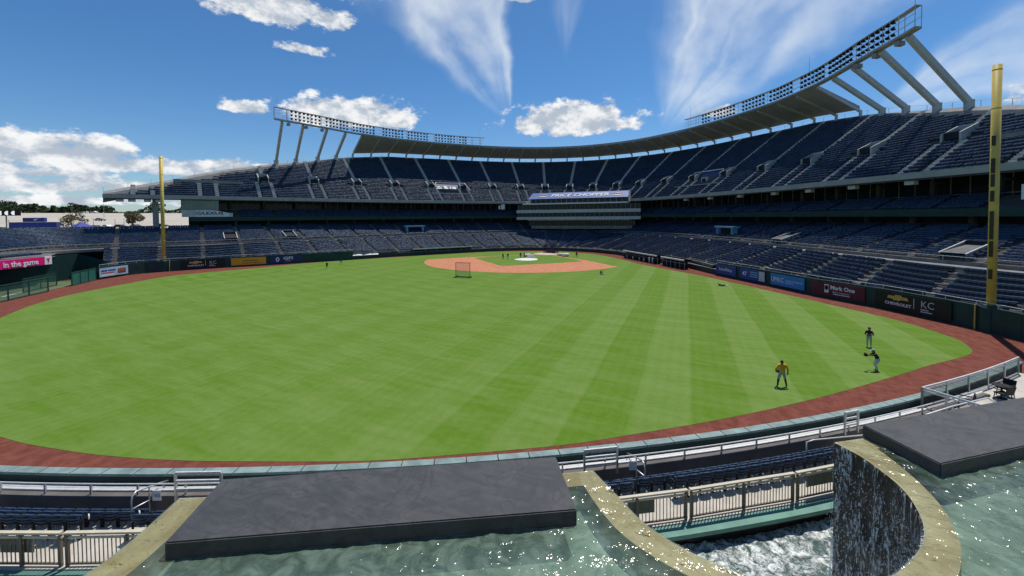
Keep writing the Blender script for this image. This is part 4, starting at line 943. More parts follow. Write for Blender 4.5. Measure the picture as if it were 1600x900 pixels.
for k, (x, y, r_, lab) in enumerate(((-6.4, 4.6, .42, 'white rolled tarp bundle just right of home plate, the left of two'), (-8.4, 6.6, .52, 'white rolled tarp bundle right of home plate, the right of two'), (3.0, 9.8, .4, 'low white bundle on the infield grass beyond the mound tarp'))):
    o = mk('tarp_bundle', *(lambda V, F: (V, F))(*[[(1.1*u*1.0, r_*s*math.cos(q), r_*(1+s*math.sin(q))) for u, s in ((-1, .7), (-.85, 1), (0, 1.06), (.85, 1), (1, .7)) for q in np.linspace(0, 2*math.pi, 12, endpoint=False)], [(a*12+b, a*12+(b+1) % 12, (a+1)*12+(b+1) % 12, (a+1)*12+b) for a in range(4) for b in range(12)]+[tuple(range(11, -1, -1)), tuple(range(48, 60))]]), M_TARP, None, True)
    o.location = (x, y, .03); o.rotation_euler = (0, 0, .5*k); tag(o, lab, 'tarp', 'white tarp bundles')
ls = thing('pitching_screen', 'small white pitching screen on the mound tarp', 'screen', (-.6, 16.3, .2)); mb = MB(); mb.tube([(-1, 0, 0), (-1, 0, 1.1), (0, 0, 1.1), (0, 0, 1.1), (1, 0, 1.1), (1, 0, 0)][:3]+[(1, 0, 1.1), (1, 0, 0)], .08, 6); mb.build('frame', WHITE, ls); MB().box((0, 0, .6), (2, .04, .95)).build('net', M_TARP, ls)

# ------------------------------------------------------------------ concourse portals in the lower bowl
def e_at_x(x, k, z, lo, hi):
    best = min(range(lo, hi), key=lambda i: abs((lambda d: 800+FPX*(d@RT)/(d@FW))(np.array(Pe(i, k, z))-CAM)-x)); return best
for x, lab, side in ((648, 'pale blue framed concourse portal in the left lower stand', 1), (1140, 'pale blue framed concourse portal in the right lower stand', -1)):
    i = e_at_x(x, 3.0, 7.4, NE//2, NE-40) if side > 0 else e_at_x(x, 3.0, 7.4, 40, NE//2)
    c = np.array(Pe(i, 2.4, 7.0)); n = np.array([*EN[i], 0]); t = np.array([-n[1], n[0], 0]); th = thing('concourse_portal', lab, 'portal', tuple(c), 'concourse portals'); M_PB = mat('pale_blue_paint', (.16, .34, .50), .5, .1, 1)
    rz_ = math.atan2(t[1], t[0])
    for s_ in (-1, 1): MB().box(t*3.0*s_+np.array([0, 0, .7]), (.5, 1.6, 2.6), rz_).build('jamb', M_PB, th)
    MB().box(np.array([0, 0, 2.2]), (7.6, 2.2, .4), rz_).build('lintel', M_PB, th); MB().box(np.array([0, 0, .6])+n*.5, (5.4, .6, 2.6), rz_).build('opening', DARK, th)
    MB().box(t*-4.6*side+np.array([0, 0, .6]), (2.6, .25, 2.0), rz_).build('blue_screen', NAVY, th)
for x, lab, side in ((363, 'dark stair opening with white rails in the left lower stand', 1), (452, 'second dark stair opening with white rails in the left lower stand', 1), (1500, 'pale ramp opening with white rails in the right lower stand near the pole', -1), (1225, 'stair opening with white rails in the right lower stand, left of the ramp', -1)):
    i = e_at_x(x, 2.0, 7.0, NE//2, NE-40) if side > 0 else e_at_x(x, 2.0, 7.0, 20, NE//2)
    c = np.array(Pe(i, .3, 6.2)); n = np.array([*EN[i], 0]); t = np.array([-n[1], n[0], 0]); th = thing('stair_opening', lab, 'stair opening', tuple(c), 'stair openings'); rz_ = math.atan2(t[1], t[0])
    for s_ in (-1, 1):
        MB().beam(t*1.5*s_+np.array([0, 0, .9]), t*1.5*s_+n*4.2+np.array([0, 0, 2.4]), .16, .14).build('white_rail', LGREY, th)
        MB().add([t*1.5*s_+np.array([0, 0, -.2]), t*1.5*s_+n*4.2+np.array([0, 0, 1.2]), t*1.5*s_+n*4.2+np.array([0, 0, 2.3]), t*1.5*s_+np.array([0, 0, .8])], [(0, 1, 2, 3)]).build('side_wall', CONC, th)
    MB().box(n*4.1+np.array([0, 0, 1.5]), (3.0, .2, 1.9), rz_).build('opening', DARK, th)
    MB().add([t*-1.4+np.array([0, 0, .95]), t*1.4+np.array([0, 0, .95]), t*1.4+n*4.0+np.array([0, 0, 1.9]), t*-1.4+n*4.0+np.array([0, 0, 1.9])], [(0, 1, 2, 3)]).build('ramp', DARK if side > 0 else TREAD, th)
wb = min(range(190, 260), key=lambda i: abs((lambda d: 800+FPX*(d@RT)/(d@FW))(np.array(Pd(i, 0, 17))-CAM)-787)); c = np.array(Pd(wb, .2, 15.4)); th = thing('hanging_board', 'small white board hanging under the deck edge left of the press box', 'board', tuple(c)); t = np.array([DT[wb, 0], DT[wb, 1], 0])
MB().box((0, 0, 1.3), (1.6, .15, 2.2), math.atan2(t[1], t[0])).build('large_panel', WHITE, th); MB().box(t*1.5+np.array([0, 0, 1.0]), (.8, .15, 1.5), math.atan2(t[1], t[0])).build('small_panel', WHITE, th)
# ------------------------------------------------------------------ people
def person(name, lab, loc, rz, J, mats, extra=None, group=None):
    """J: joint dict -> (x,y,z,r); body grown from one skeleton, materials by nearest bone."""
    base = dict(pelvis=(0, 0, 1.0, .165), waist=(0, 0, 1.14, .165), chest=(0, 0, 1.34, .185), neck=(0, 0, 1.52, .07), head=(0, .02, 1.63, .095), crown=(0, .02, 1.76, .085),
                lsh=(-.19, 0, 1.44, .075), lel=(-.27, -.02, 1.17, .05), lwr=(-.29, .06, .93, .036), lha=(-.29, .08, .82, .045),
                rsh=(.19, 0, 1.44, .075), rel=(.27, -.02, 1.17, .05), rwr=(.29, .06, .93, .036), rha=(.29, .08, .82, .045),
                lhi=(-.1, 0, .93, .115), lkn=(-.12, .02, .52, .072), lan=(-.13, 0, .1, .045), lto=(-.14, .16, .05, .04), rhi=(.1, 0, .93, .115), rkn=(.12, .02, .52, .072), ran=(.13, 0, .1, .045), rto=(.14, .16, .05, .04))
    base.update(J); names = list(base); idx = {n: i for i, n in enumerate(names)}
    E2 = [('pelvis', 'waist'), ('waist', 'chest'), ('chest', 'neck'), ('neck', 'head'), ('head', 'crown'), ('chest', 'lsh'), ('lsh', 'lel'), ('lel', 'lwr'), ('lwr', 'lha'), ('chest', 'rsh'), ('rsh', 'rel'), ('rel', 'rwr'), ('rwr', 'rha'), ('pelvis', 'lhi'), ('lhi', 'lkn'), ('lkn', 'lan'), ('lan', 'lto'), ('pelvis', 'rhi'), ('rhi', 'rkn'), ('rkn', 'ran'), ('ran', 'rto')]
    # fingers: four short chains and a thumb rooted in each palm
    V = [base[n][:3] for n in names]; Rr = [base[n][3] for n in names]; ed = [(idx[a], idx[b]) for a, b in E2]; zone = ['']*len(V)
    for s in 'lr':
        w, h = np.array(base[s+'wr'][:3]), np.array(base[s+'ha'][:3]); d_ = (h-w)/np.linalg.norm(h-w); sidev = np.cross(d_, [0, 1, 0.2]); sidev /= np.linalg.norm(sidev)
        for q, (o_, l_) in enumerate(((-.03, .075), (-.01, .09), (.012, .085), (.032, .065))):
            p1 = h+sidev*o_+d_*.04; p2 = p1+d_*l_*.55+np.array([0, .012, 0]); V += [tuple(p1), tuple(p2)]; Rr += [.011, .009]; ed += [(idx[s+'ha'], len(V)-2), (len(V)-2, len(V)-1)]
        p1 = h-d_*.02-sidev*.055; V.append(tuple(p1+d_*.03)); Rr.append(.012); ed.append((idx[s+'ha'], len(V)-1))
    me = bpy.data.meshes.new(name); me.from_pydata(V, ed, []); o = bpy.data.objects.new(name, me); COL.objects.link(o)
    md = o.modifiers.new('skin', 'SKIN'); sv = me.skin_vertices[0].data
    for i, r in enumerate(Rr): sv[i].radius = (r, r)
    sv[0].use_root = True; ss_ = o.modifiers.new('sub', 'SUBSURF'); ss_.levels = 2; ss_.render_levels = 2
    dg = bpy.context.evaluated_depsgraph_get(); nm = bpy.data.meshes.new_from_object(o.evaluated_get(dg)); COL.objects.unlink(o); bpy.data.objects.remove(o)
    zmap = {}
    for a, b in E2: zmap[(a, b)] = 'shirt' if b in ('waist', 'chest', 'lsh', 'rsh', 'neck') else 'skin' if b in ('head', 'crown', 'lha', 'rha', 'lwr', 'rwr') else 'sleeve' if b in ('lel', 'rel') else 'pants' if b in ('lhi', 'rhi', 'lkn', 'rkn') else 'sock' if b in ('lan', 'ran') else 'shoe'
    keys = ['shirt', 'sleeve', 'skin', 'pants', 'sock', 'shoe', 'hair']; nm.materials.clear()
    for k_ in keys: nm.materials.append(mats.get(k_) or mats.get({'sleeve': 'shirt', 'hair': 'skin', 'sock': 'pants', 'shoe': 'sock'}.get(k_, 'shirt')))
    segs = [(np.array(base[a][:3]), np.array(base[b][:3]), zmap[(a, b)]) for a, b in E2]; hd = np.array(base['head'][:3]); cr = np.array(base['crown'][:3])
    for f in nm.polygons:
        c = np.array(f.center); bd = 9; bz_ = 'shirt'
        for a, b, z_ in segs:
            t = min(1, max(0, (c-a)@(b-a)/((b-a)@(b-a)+1e-9))); dd_ = np.linalg.norm(c-a-t*(b-a))
            if dd_ < bd: bd = dd_; bz_ = z_
        if bz_ == 'skin' and np.linalg.norm(c-cr) < .17 and ((c-hd)[1] < .03 or (c-cr)@(cr-hd) > -.003): bz_ = 'hair'
        f.material_index = keys.index(bz_); f.use_smooth = True
    nm.name = name; o = link(bpy.data.objects.new(name, nm)); o.location = (loc[0], loc[1], loc[2]-min(v.co.z for v in nm.vertices)-.01); o.rotation_euler = (0, 0, rz)
    tag(o, lab, 'person', group)
    # face: eyes, nose, ears follow the head
    hz = np.array(base['head'][:3]); mbf = MB(); mbf.add([hz+np.array(q) for q in ((-.015, .088, .0), (.015, .088, .0), (0, .118, -.012), (0, .09, .035))], [(0, 1, 2), (1, 3, 2), (3, 0, 2)])
    mbf.build('nose', mats['skin'], o)
    for sx in (-1, 1): MB().lathe(tuple(hz+np.array((sx*.034, .083, .03))), [(.001, -.01), (.011, 0), (.001, .01)], 6).build('eye', BLACK, o)
    if extra: extra(o, base)
    return o
def cap(m, brim=(0, 1)):
    def f(o, b):
        c = np.array(b['crown'][:3]); mb = MB(); mb.lathe(tuple(c-np.array((0, 0, .07))), [(.112, -.02), (.113, .03), (.098, .08), (.06, .115), (.01, .125)], 12)
        mb.add([c+np.array(q) for q in ((-.08, .07, -.06), (.08, .07, -.06), (.06, .19, -.075), (-.06, .19, -.075))], [(0, 1, 2, 3)]); mb.build('cap', m, o)
    return f
def glove(hand, m):
    def f(o, b):
        p = np.array(b[hand][:3]); mb = MB(); mb.lathe(tuple(p-np.array((0, 0, .1))), [(.05, 0), (.12, .05), (.14, .12), (.11, .2), (.04, .24)], 10)
        for q in range(4): mb.tube([p+np.array((-.08+.053*q, .03, .06)), p+np.array((-.1+.066*q, .06, .17))], [.032, .022], 6)
        mb.build('glove', m, o)
    return f
def multi(*fs):
    def f(o, b):
        for q in fs: q(o, b)
    return f
M_YSH = mat('yellow_shirt', (.75, .42, .02), .7, .12, 6); M_GPT = mat('grey_trousers', (.34, .37, .38), .75, .1, 5); M_BSH = mat('black_shirt', (.012, .013, .016), .7, .2, 5); M_WPT = mat('white_trousers', (.6, .6, .58), .7, .08, 5); M_SK2 = mat('skin_tan', (.20, .10, .065), .55, .1, 8); M_LEA = mat('brown_leather', (.10, .045, .02), .6, .2, 8); M_HAIR = mat('dark_hair', (.012, .01, .009), .6, .1, 8); M_NVT = mat('navy_training_shirt', (.015, .025, .07), .7, .2, 5); M_SHOE = mat('pale_shoe', (.55, .5, .42), .6, .1, 8)
def face(loc, tx, ty): return math.atan2(ty-loc[1], tx-loc[0])-math.pi/2
G3 = 'players on the field'
# yellow shirt, back to the camera, feet apart, glove at the hip
l = (-49.1, 96.0, .02)
def bigger(o, s): o.scale = (s, s, s)
p = person('person', 'person in yellow shirt and grey trousers with back to the camera, glove at hip', l, face(l, -40, 60), dict(lkn=(-.2, .02, .52, .075), lan=(-.27, -.02, .1, .05), lto=(-.3, .14, .05, .045), rkn=(.2, .02, .52, .075), ran=(.27, -.02, .1, .05), rto=(.3, .14, .05, .045), lel=(-.38, -.06, 1.2, .055), lwr=(-.3, .1, 1.02, .04), lha=(-.2, .16, .98, .05), rel=(.33, -.04, 1.18, .055), rwr=(.36, .03, .95, .04), rha=(.36, .05, .85, .05), lsh=(-.22, 0, 1.44, .08), rsh=(.22, 0, 1.44, .08)), dict(shirt=M_YSH, sleeve=M_YSH, skin=M_SK2, pants=M_GPT, sock=M_BSH, shoe=M_SHOE, hair=M_HAIR), glove('lha', M_LEA), G3); bigger(p, 1.1)
l = (-58.4, 82.6, .02)
p = person('person', 'person in a black top and grey trousers standing with arms folded, facing the camera', l, face(l, -46, 120), dict(lel=(-.3, .08, 1.16, .055), lwr=(-.06, .26, 1.2, .042), lha=(.06, .28, 1.22, .045), rel=(.3, .08, 1.16, .055), rwr=(.06, .24, 1.15, .042), rha=(-.08, .27, 1.16, .045), chest=(0, 0, 1.34, .18)), dict(shirt=M_BSH, sleeve=M_BSH, skin=M_SK2, pants=M_GPT, sock=M_GPT, shoe=M_SHOE, hair=M_HAIR), cap(M_BSH), G3); bigger(p, 1.03)
l = (-56.5, 89.7, .02)
p = person('person', 'person in a black top crouching and reaching left with a dark glove', l, face(l, -30, 92), dict(pelvis=(0, -.16, .86, .15), waist=(0, -.1, 1.0, .14), chest=(0, .03, 1.18, .16), neck=(0, .1, 1.36, .065), head=(0, .16, 1.45, .095), crown=(0, .17, 1.58, .085), lsh=(-.18, .06, 1.28, .075), rsh=(.18, .06, 1.28, .075), lel=(-.2, .32, 1.18, .05), lwr=(-.16, .56, 1.16, .04), lha=(-.15, .66, 1.17, .05), rel=(.24, .28, 1.1, .05), rwr=(.08, .48, 1.1, .04), rha=(.03, .56, 1.12, .05), lhi=(-.11, -.14, .82, .115), rhi=(.11, -.14, .82, .115), lkn=(-.2, .12, .48, .075), lan=(-.24, -.06, .1, .05), lto=(-.28, .1, .05, .045), rkn=(.26, -.02, .46, .075), ran=(.34, -.3, .1, .05), rto=(.4, -.16, .05, .045)), dict(shirt=M_BSH, sleeve=M_BSH, skin=M_SK2, pants=M_WPT, sock=M_WPT, shoe=M_BSH, hair=M_HAIR), multi(glove('lha', M_BSH), cap(M_GPT)), G3); bigger(p, 1.05)
o = MB().lathe((0, 0, 0), [(.005, -.037), (.026, -.026), (.037, 0), (.026, .026), (.005, .037)], 8).build('baseball', WHITE); o.location = (-53.6, 90.5, 1.0); tag(o, 'white baseball in the air left of the crouching person', 'baseball')
lie = dict(pelvis=(0, 0, .16, .15), waist=(0, .14, .2, .14), chest=(0, .34, .26, .16), neck=(0, .5, .36, .065), head=(0, .6, .42, .095), crown=(0, .72, .48, .085), lsh=(-.19, .42, .28, .075), rsh=(.19, .42, .28, .075), lel=(-.3, .3, .12, .05), lwr=(-.32, .55, .07, .04), lha=(-.32, .65, .06, .045), rel=(.3, .3, .12, .05), rwr=(.32, .55, .07, .04), rha=(.32, .65, .06, .045), lhi=(-.1, -.08, .15, .115), lkn=(-.14, -.5, .2, .075), lan=(-.16, -.88, .08, .05), lto=(-.17, -1.0, .12, .04), rhi=(.1, -.08, .15, .115), rkn=(.2, -.46, .3, .075), ran=(.24, -.8, .08, .05), rto=(.26, -.92, .1, .04))
l = (-48.5, 50.2, .02); person('person', 'person in black lying on the grass near the right wall, stretching', l, face(l, -20, 40), lie, dict(shirt=M_BSH, sleeve=M_BSH, skin=M_SK2, pants=M_BSH, sock=M_WPT, shoe=M_SHOE, hair=M_HAIR), None, G3)
sit = dict(pelvis=(0, -.1, .18, .15), waist=(0, -.05, .34, .14), chest=(0, .06, .55, .16), neck=(0, .14, .72, .065), head=(0, .2, .82, .095), crown=(0, .22, .95, .085), lsh=(-.19, .08, .64, .075), rsh=(.19, .08, .64, .075), lel=(-.3, .28, .46, .05), lwr=(-.3, .5, .3, .04), lha=(-.3, .58, .25, .045), rel=(.3, .28, .46, .05), rwr=(.3, .5, .3, .04), rha=(.3, .58, .25, .045), lhi=(-.11, -.05, .18, .115), lkn=(-.25, .35, .2, .075), lan=(-.38, .78, .09, .05), lto=(-.4, .86, .16, .04), rhi=(.11, -.05, .18, .115), rkn=(.25, .35, .2, .075), ran=(.38, .78, .09, .05), rto=(.4, .86, .16, .04))
l = (-26.1, 42.6, .02); person('person', 'person in black and white sitting on the grass just off the infield dirt, stretching', l, face(l, -36, 60), sit, dict(shirt=M_BSH, sleeve=M_BSH, skin=M_SK2, pants=M_WPT, sock=M_BSH, shoe=M_SHOE, hair=M_HAIR), None, G3)
run = dict(lkn=(-.12, .25, .6, .075), lan=(-.12, .1, .2, .05), lto=(-.12, .24, .12, .04), rkn=(.12, -.05, .52, .075), ran=(.13, -.4, .25, .05), rto=(.13, -.38, .1, .04), lel=(-.28, -.2, 1.2, .05), lwr=(-.24, .05, 1.1, .04), lha=(-.22, .13, 1.12, .045), rel=(.28, .15, 1.2, .05), rwr=(.2, .35, 1.25, .04), rha=(.18, .42, 1.3, .045))
for k, (x, y, lab, J, mt, tx, ty) in enumerate((
    (38.6, 54.6, 'small person in black top and white socks jogging on the grass at the left wall', run, dict(shirt=M_BSH, skin=M_SK2, pants=M_BSH, sock=M_WPT, shoe=M_WPT, hair=M_HAIR), 0, 80),
    (41.5, 47.2, 'small person in navy with pale trousers standing near the tarp roll', {}, dict(shirt=M_NVT, skin=M_SK2, pants=M_WPT, sock=M_WPT, shoe=M_SHOE, hair=M_NVT), 60, 20),
    (6.7, 20.0, 'leftmost of the dark-clad people left of the mound tarp', {}, dict(shirt=M_BSH, skin=M_SK2, pants=M_BSH, sock=M_BSH, shoe=M_BSH, hair=M_HAIR), 0, 0),
    (5.4, 19.4, 'second dark-clad person from the left, beside the mound tarp', {}, dict(shirt=M_BSH, skin=M_SK2, pants=M_GPT, sock=M_GPT, shoe=M_BSH, hair=M_HAIR), -6, 50),
    (2.9, 15.6, 'dark-clad person at the back left edge of the mound tarp', {}, dict(shirt=M_BSH, skin=M_SK2, pants=M_BSH, sock=M_BSH, shoe=M_BSH, hair=M_HAIR), 5, 0),
    (1.9, 15.2, 'dark-clad person behind the mound tarp, next to the white screen', {}, dict(shirt=M_NVT, skin=M_SK2, pants=M_BSH, sock=M_BSH, shoe=M_BSH, hair=M_HAIR), -10, 0),
    (-12.2, 7.7, 'lone dark-clad person standing right of the white tarp bundles', {}, dict(shirt=M_NVT, skin=M_SK2, pants=M_BSH, sock=M_BSH, shoe=M_SHOE, hair=M_HAIR), -40, 100))):
    l = (x, y, .02); person('person', lab, l, face(l, tx, ty), J, mt, None, G3)
# people at the dugout rail
a, d_, n, L_ = da
words_ = ['first', 'second', 'third', 'fourth', 'fifth', 'sixth', 'seventh', 'eighth', 'ninth']
mixes = [dict(shirt=M_BSH, skin=M_SK2, pants=M_BSH, sock=M_BSH, shoe=M_SHOE, hair=M_HAIR), dict(shirt=M_NVT, skin=M_SK2, pants=M_GPT, sock=M_GPT, shoe=M_SHOE, hair=M_HAIR), dict(shirt=M_BSH, skin=M_SK2, pants=M_WPT, sock=M_WPT, shoe=M_SHOE, hair=M_BSH), dict(shirt=M_WPT, skin=M_SK2, pants=M_WPT, sock=M_WPT, shoe=M_SHOE, hair=M_HAIR)]
first = {}
for k, (u, mi_) in enumerate(((1.5, 0), (3.2, 1), (5, 0), (6.6, 2), (8.4, 0), (10.2, 1), (12.6, 2), (15.2, 3), (16.8, 3))):
    q = a+d_*u+n*1.3; lab = f'{words_[k]} person from the left at the right-hand dugout rail'
    if mi_ in first: o = copy_tree(first[mi_], (*q, .02), face(q, 0, 60)+.4*math.sin(k*2)); tag(o, lab, 'person', 'people at the dugout rail')
    else: first[mi_] = o = person('person', lab, (*q, .02), face(q, 0, 60), {}, mixes[mi_], None, 'people at the dugout rail')
# ------------------------------------------------------------------ foreground: lower terrace
FA0, FA1 = -45.5, -14
ang = np.linspace(FA0, FA1, 90)
tf = thing('outfield_terrace', 'stepped pale concrete terrace floor under the foreground seats', 'terrace')
M_TERR = mat('terrace_concrete', (.50, .46, .40), .85, .1, 1.5, .2, 25)
def ringband(name, o0, o1, z0, z1, m, parent, a0=FA0, a1=FA1, n=90):
    A = np.linspace(a0, a1, n); mb = MB(); mb.sweep([[PO(o0, q, z0), PO(o0, q, z1), PO(o1, q, z1), PO(o1, q, z0)] for q in A]); return mb.build(name, m, parent)
ringband('floor', 2.3, 3.95, 1.0, 2.0, M_TERR, tf); ringband('floor_step', 1.75, 2.3, .9, 1.7, M_TERR, tf); ringband('floor_step', 1.22, 1.75, .8, 1.4, M_TERR, tf)
M_SHADE_CONC = mat('shade_toned_concrete', (.13, .115, .105), .85, .15, 1.2)  # shade on the camera-facing parapet is put into this colour
par = thing('front_parapet', 'parapet coloured as shaded concrete, carrying a low railing and aluminium planks behind the outfield wall', 'parapet')
ringband('parapet', .95, 1.2, .6, 2.3, M_SHADE_CONC, par); ringband('walkway', .45, .95, .6, 2.02, M_SHADE_CONC, par)  # walkway coloured dark so the gaps between planks read as shadow
for o0, o1, z in ((.47, .57, 2.2), (.64, .75, 2.24), (.83, .94, 2.36)): ringband('plank', o0, o1, z-.05, z, ALU, par)
mb = MB(); mb.tube([PO(1.08, q, 2.68) for q in ang], .03, 6); mb.build('rail', ALU, par)
for q in np.arange(-42, -14.9, .98):
    p = PO(1.08, q, 2.48); MB().box(p, (.06, .05, .4), -math.radians(q)).build('post', STEEL, par)
# teal beam below the picket fence
bmth = thing('pool_edge_beam', 'teal painted concrete beam below the tan picket fence', 'beam')
ringband('beam', 3.95, 4.42, 1.82, 1.96, TEALB, bmth); ringband('beam_support', 3.6, 4.1, .3, 1.82, CONCD, bmth)
# ---- tan picket fence in panels
def fence_panel(a0, a1, lab, solid=None):
    c = PO(3.85, (a0+a1)/2, 2.0); th = thing('picket_fence_panel', lab, 'fence', tuple(c), 'tan picket fence panels')
    def Q(q, z, o=3.85): return PO(o, q, z)-c
    mb = MB(); mb.beam(Q(a0, 1.02+2.0), Q(a1, 1.02+2.0), .11, .06); mb.build('top_rail', TAN, th)
    mb = MB(); mb.beam(Q(a0, .88+2.0), Q(a1, .88+2.0), .05, .05); mb.build('mid_rail', TAN, th)
    mb = MB(); mb.beam(Q(a0, .09+2.0), Q(a1, .09+2.0), .05, .05); mb.build('bottom_rail', TAND, th)
    n = max(3, int(abs(a1-a0)*1.82/.125))
    mp = MB(); mp.box((0, 0, .485), (.02, .02, .78)); first_ = None
    for t in np.linspace(0, 1, n+1)[1:-1]:
        q = a0+(a1-a0)*t
        if first_ is None: o = first_ = mp.build('picket', TAND, th)
        else: o = dup(first_, th)
        o.location = Q(q, 2.0); o.rotation_euler = (0, 0, -math.radians(q))
    for q in (a0+.03*(1 if a1 > a0 else -1), (a0+a1)/2, a1-.03*(1 if a1 > a0 else -1)):
        MB().box(Q(q, 2.48), (.075, .075, .94), -math.radians(q)).build('post', TAND, th)
    if solid:
        for s0, s1 in solid: mb = MB(); qa, qb = a0+(a1-a0)*s0, a0+(a1-a0)*s1; mb.beam(Q(qa, 2.62, 3.78), Q(qb, 2.62, 3.78), .02, .5); mb.build('notice_back', mat('grey_green_panel', (.16, .18, .14), .7, .1, 2), th)
FP = [(-16.0, -18.6, None, 'out of the left frame edge'), (-18.7, -21.15, None, ''), (-21.2, -22.55, [(.2, .62)], 'tan picket fence panel with a grey backing board at the left frame edge'), (-22.6, -24.6, None, 'tan picket fence panel partly hidden by the yellowish pool rim on the left'), (-24.65, -27, None, ''), (-31.2, -33.2, [(.42, .68)], 'tan picket fence panel right of the pool rim, with an olive board'), (-33.25, -35.55, None, 'middle tan picket fence panel with seat shadows behind it, right of centre'), (-35.6, -38.0, [(.12, .5)], 'tan picket fence panel beside the waterfall wall, with a grey board'), (-38.05, -41, None, '')]
for a0, a1, sol, lab in FP:
    if lab and 'out of' not in lab: fence_panel(a0, a1, lab, sol)
# ---- foreground seats
def fg_seat(name='stadium_seat'):
    th = bpy.data.objects.new(name, None); COL.objects.link(th)
    V = []; F = []; nu, nv = 7, 7
    for lay in (0, 1):
        for v in range(nv):
            t = v/(nv-1); z = .36+.50*t; w = .235*(1-.35*(1-t)**3)
            for u in range(nu):
                s = -1+2*u/(nu-1); zz = z+(.05*s*s*(1-t) if t < .5 else 0)-(.025*s**4 if t > .9 else 0)
                V.append((w*s, .14+.13*t-.045*s*s+(.035 if lay else 0), zz))
    n1 = nu*nv
    for v in range(nv-1):
        for u in range(nu-1):
            q = v*nu+u; F.append((q, q+1, q+nu+1, q+nu)); F.append((n1+q+nu, n1+q+nu+1, n1+q+1, n1+q))
    for u in range(nu-1): F.append((u+1, u, n1+u, n1+u+1)); q = (nv-1)*nu+u; F.append((q, q+1, n1+q+1, n1+q))
    for v in range(nv-1): q = v*nu; F.append((q, q+nu, n1+q+nu, n1+q)); q = v*nu+nu-1; F.append((q+nu, q, n1+q, n1+q+nu))
    mk('backrest', V, F, SEATM, th, True)
    for zr, wr in ((.50, .20), (.62, .222), (.745, .228)):
        mb = MB(); mb.tube([(wr*s, .165+.13*(zr-.36)/.5-.045*s*s+.035, zr) for s in np.linspace(-1, 1, 7)], .016, 5); mb.build('back_rib', SEATM, th)
    mb = MB(); mb.box((0, .09, .56), (.42, .07, .34)); mb.build('folded_seat', SEATM, th)
    for sx in (-1, 1):
        mb = MB(); mb.box((sx*.245, .17, .27), (.035, .06, .54)); mb.box((sx*.245, .14, .02), (.06, .2, .03)); mb.build('leg', BLACK, th)
        mb = MB(); mb.box((sx*.25, .06, .60), (.04, .3, .03)); mb.build('armrest', BLACK, th)
    return th
fs0 = fg_seat(); used = False
def put_seats(off, z, ranges, rowname):
    global used
    for a0, a1, side in ranges:
        n = int(abs(a1-a0)*(CR+off)*math.pi/180/.515); st_ = (a1-a0)/n
        for k in range(n):
            q = a0+st_*(k+.5); p = PO(off, q, z); dd_ = p-CAM; xx = 800+FPX*(dd_@RT)/(dd_@FW)
            if xx < -45 or xx > 1345 or (330 < xx < 880): continue
            if not used: o = fs0; used = True
            else: o = copy_tree(fs0)
            o.location = p; o.rotation_euler = (0, 0, -math.radians(q))
            tag(o, f'navy seat {side}, {rowname}, {ORD(k+1)} from its left end', 'seat', 'navy seats in the foreground')
put_seats(2.62, 2.0, ((-19.9, -22.25, 'bottom left corner'), (-23.15, -25.6, 'left beside the pool rim'), (-30.9, -32.42, 'right of the big black slab'), (-33.3, -38.2, 'along the right fence')), 'fence row')
put_seats(2.05, 1.7, ((-19.6, -22.9, 'bottom left corner'), (-23.25, -25.6, 'left beside the pool rim'), (-30.9, -38.3, 'along the right fence')), 'middle row')
put_seats(1.52, 1.4, ((-19.3, -22.9, 'bottom left corner'), (-23.25, -25.6, 'left beside the pool rim'), (-31, -38.3, 'along the right fence')), 'row by the parapet')
for (of_, q, z, lab) in ((2.62, -22.3, 2.0, 'white round row marker at the end of the near left seat row'), (2.05, -22.93, 1.7, 'white round row marker at the end of the middle left seat row')):
    p = PO(of_, q, z); o = MB().tube([(0, 0, .0), (.03, 0, 0)], .085, 14).build('row_marker', WHITE); o.location = p+np.array([0, 0, .62]); o.rotation_euler = (0, 0, -math.radians(q)+.9); tag(o, lab, 'marker')
# ---- stair rails and gates
def pipe_rail(q, lab, mirror=1, sign=None, off0=1.95, zf=1.9):
    th = thing('stair_rail', lab, 'handrail', tuple(PO(off0, q, zf)), 'stair handrails'); c = PO(off0, q, zf)
    def Q(o, z): return PO(o, q, z)-c
    pts = [Q(off0, zf), Q(off0, zf+.75), Q(off0-.05, zf+.9), Q(off0-.18, zf+.97), Q(off0-1.2, zf+.62), Q(off0-1.5, zf+.5)]
    MB().tube(pts, .03, 8).build('pipe', STEEL, th, True); MB().tube([Q(off0-.05, zf+.45), Q(off0-1.4, zf+.15)], .025, 8).build('lower_pipe', STEEL, th, True)
    for o_, h in ((off0-.7, .78), (off0-1.3, .55)): MB().tube([Q(o_, zf-.1), Q(o_, zf+h)], .025, 6).build('post', STEEL, th)
    return th
pipe_rail(-22.72, 'bent steel handrail with a paper section sign on the left stair'); pipe_rail(-32.9, 'bent steel handrail with a paper section sign right of the black slab')
for q, lab, s_ in ((-23.05, 'white paper sign reading 102 taped to the left stair handrail', '102'), (-32.72, 'white paper sign taped to the right stair handrail', '')):
    c = PO(1.62, q, 2.62); rr_ = RT*np.array([1, 1, 0]); rr_ /= np.linalg.norm(rr_); th = thing('section_sign', lab, 'sign', tuple(c), 'paper section signs')
    MB().box((0, 0, 0), (.30, .012, .36), math.atan2(rr_[1], rr_[0])).build('sheet', WHITE, th); nn_ = np.cross(rr_, [0, 0, 1]); s_ and text(s_, .17, c-nn_*-.012, rr_, (0, 0, 1), mat('blue_ink', (.08, .2, .4), .6, .1, 5), th, depth=.004)
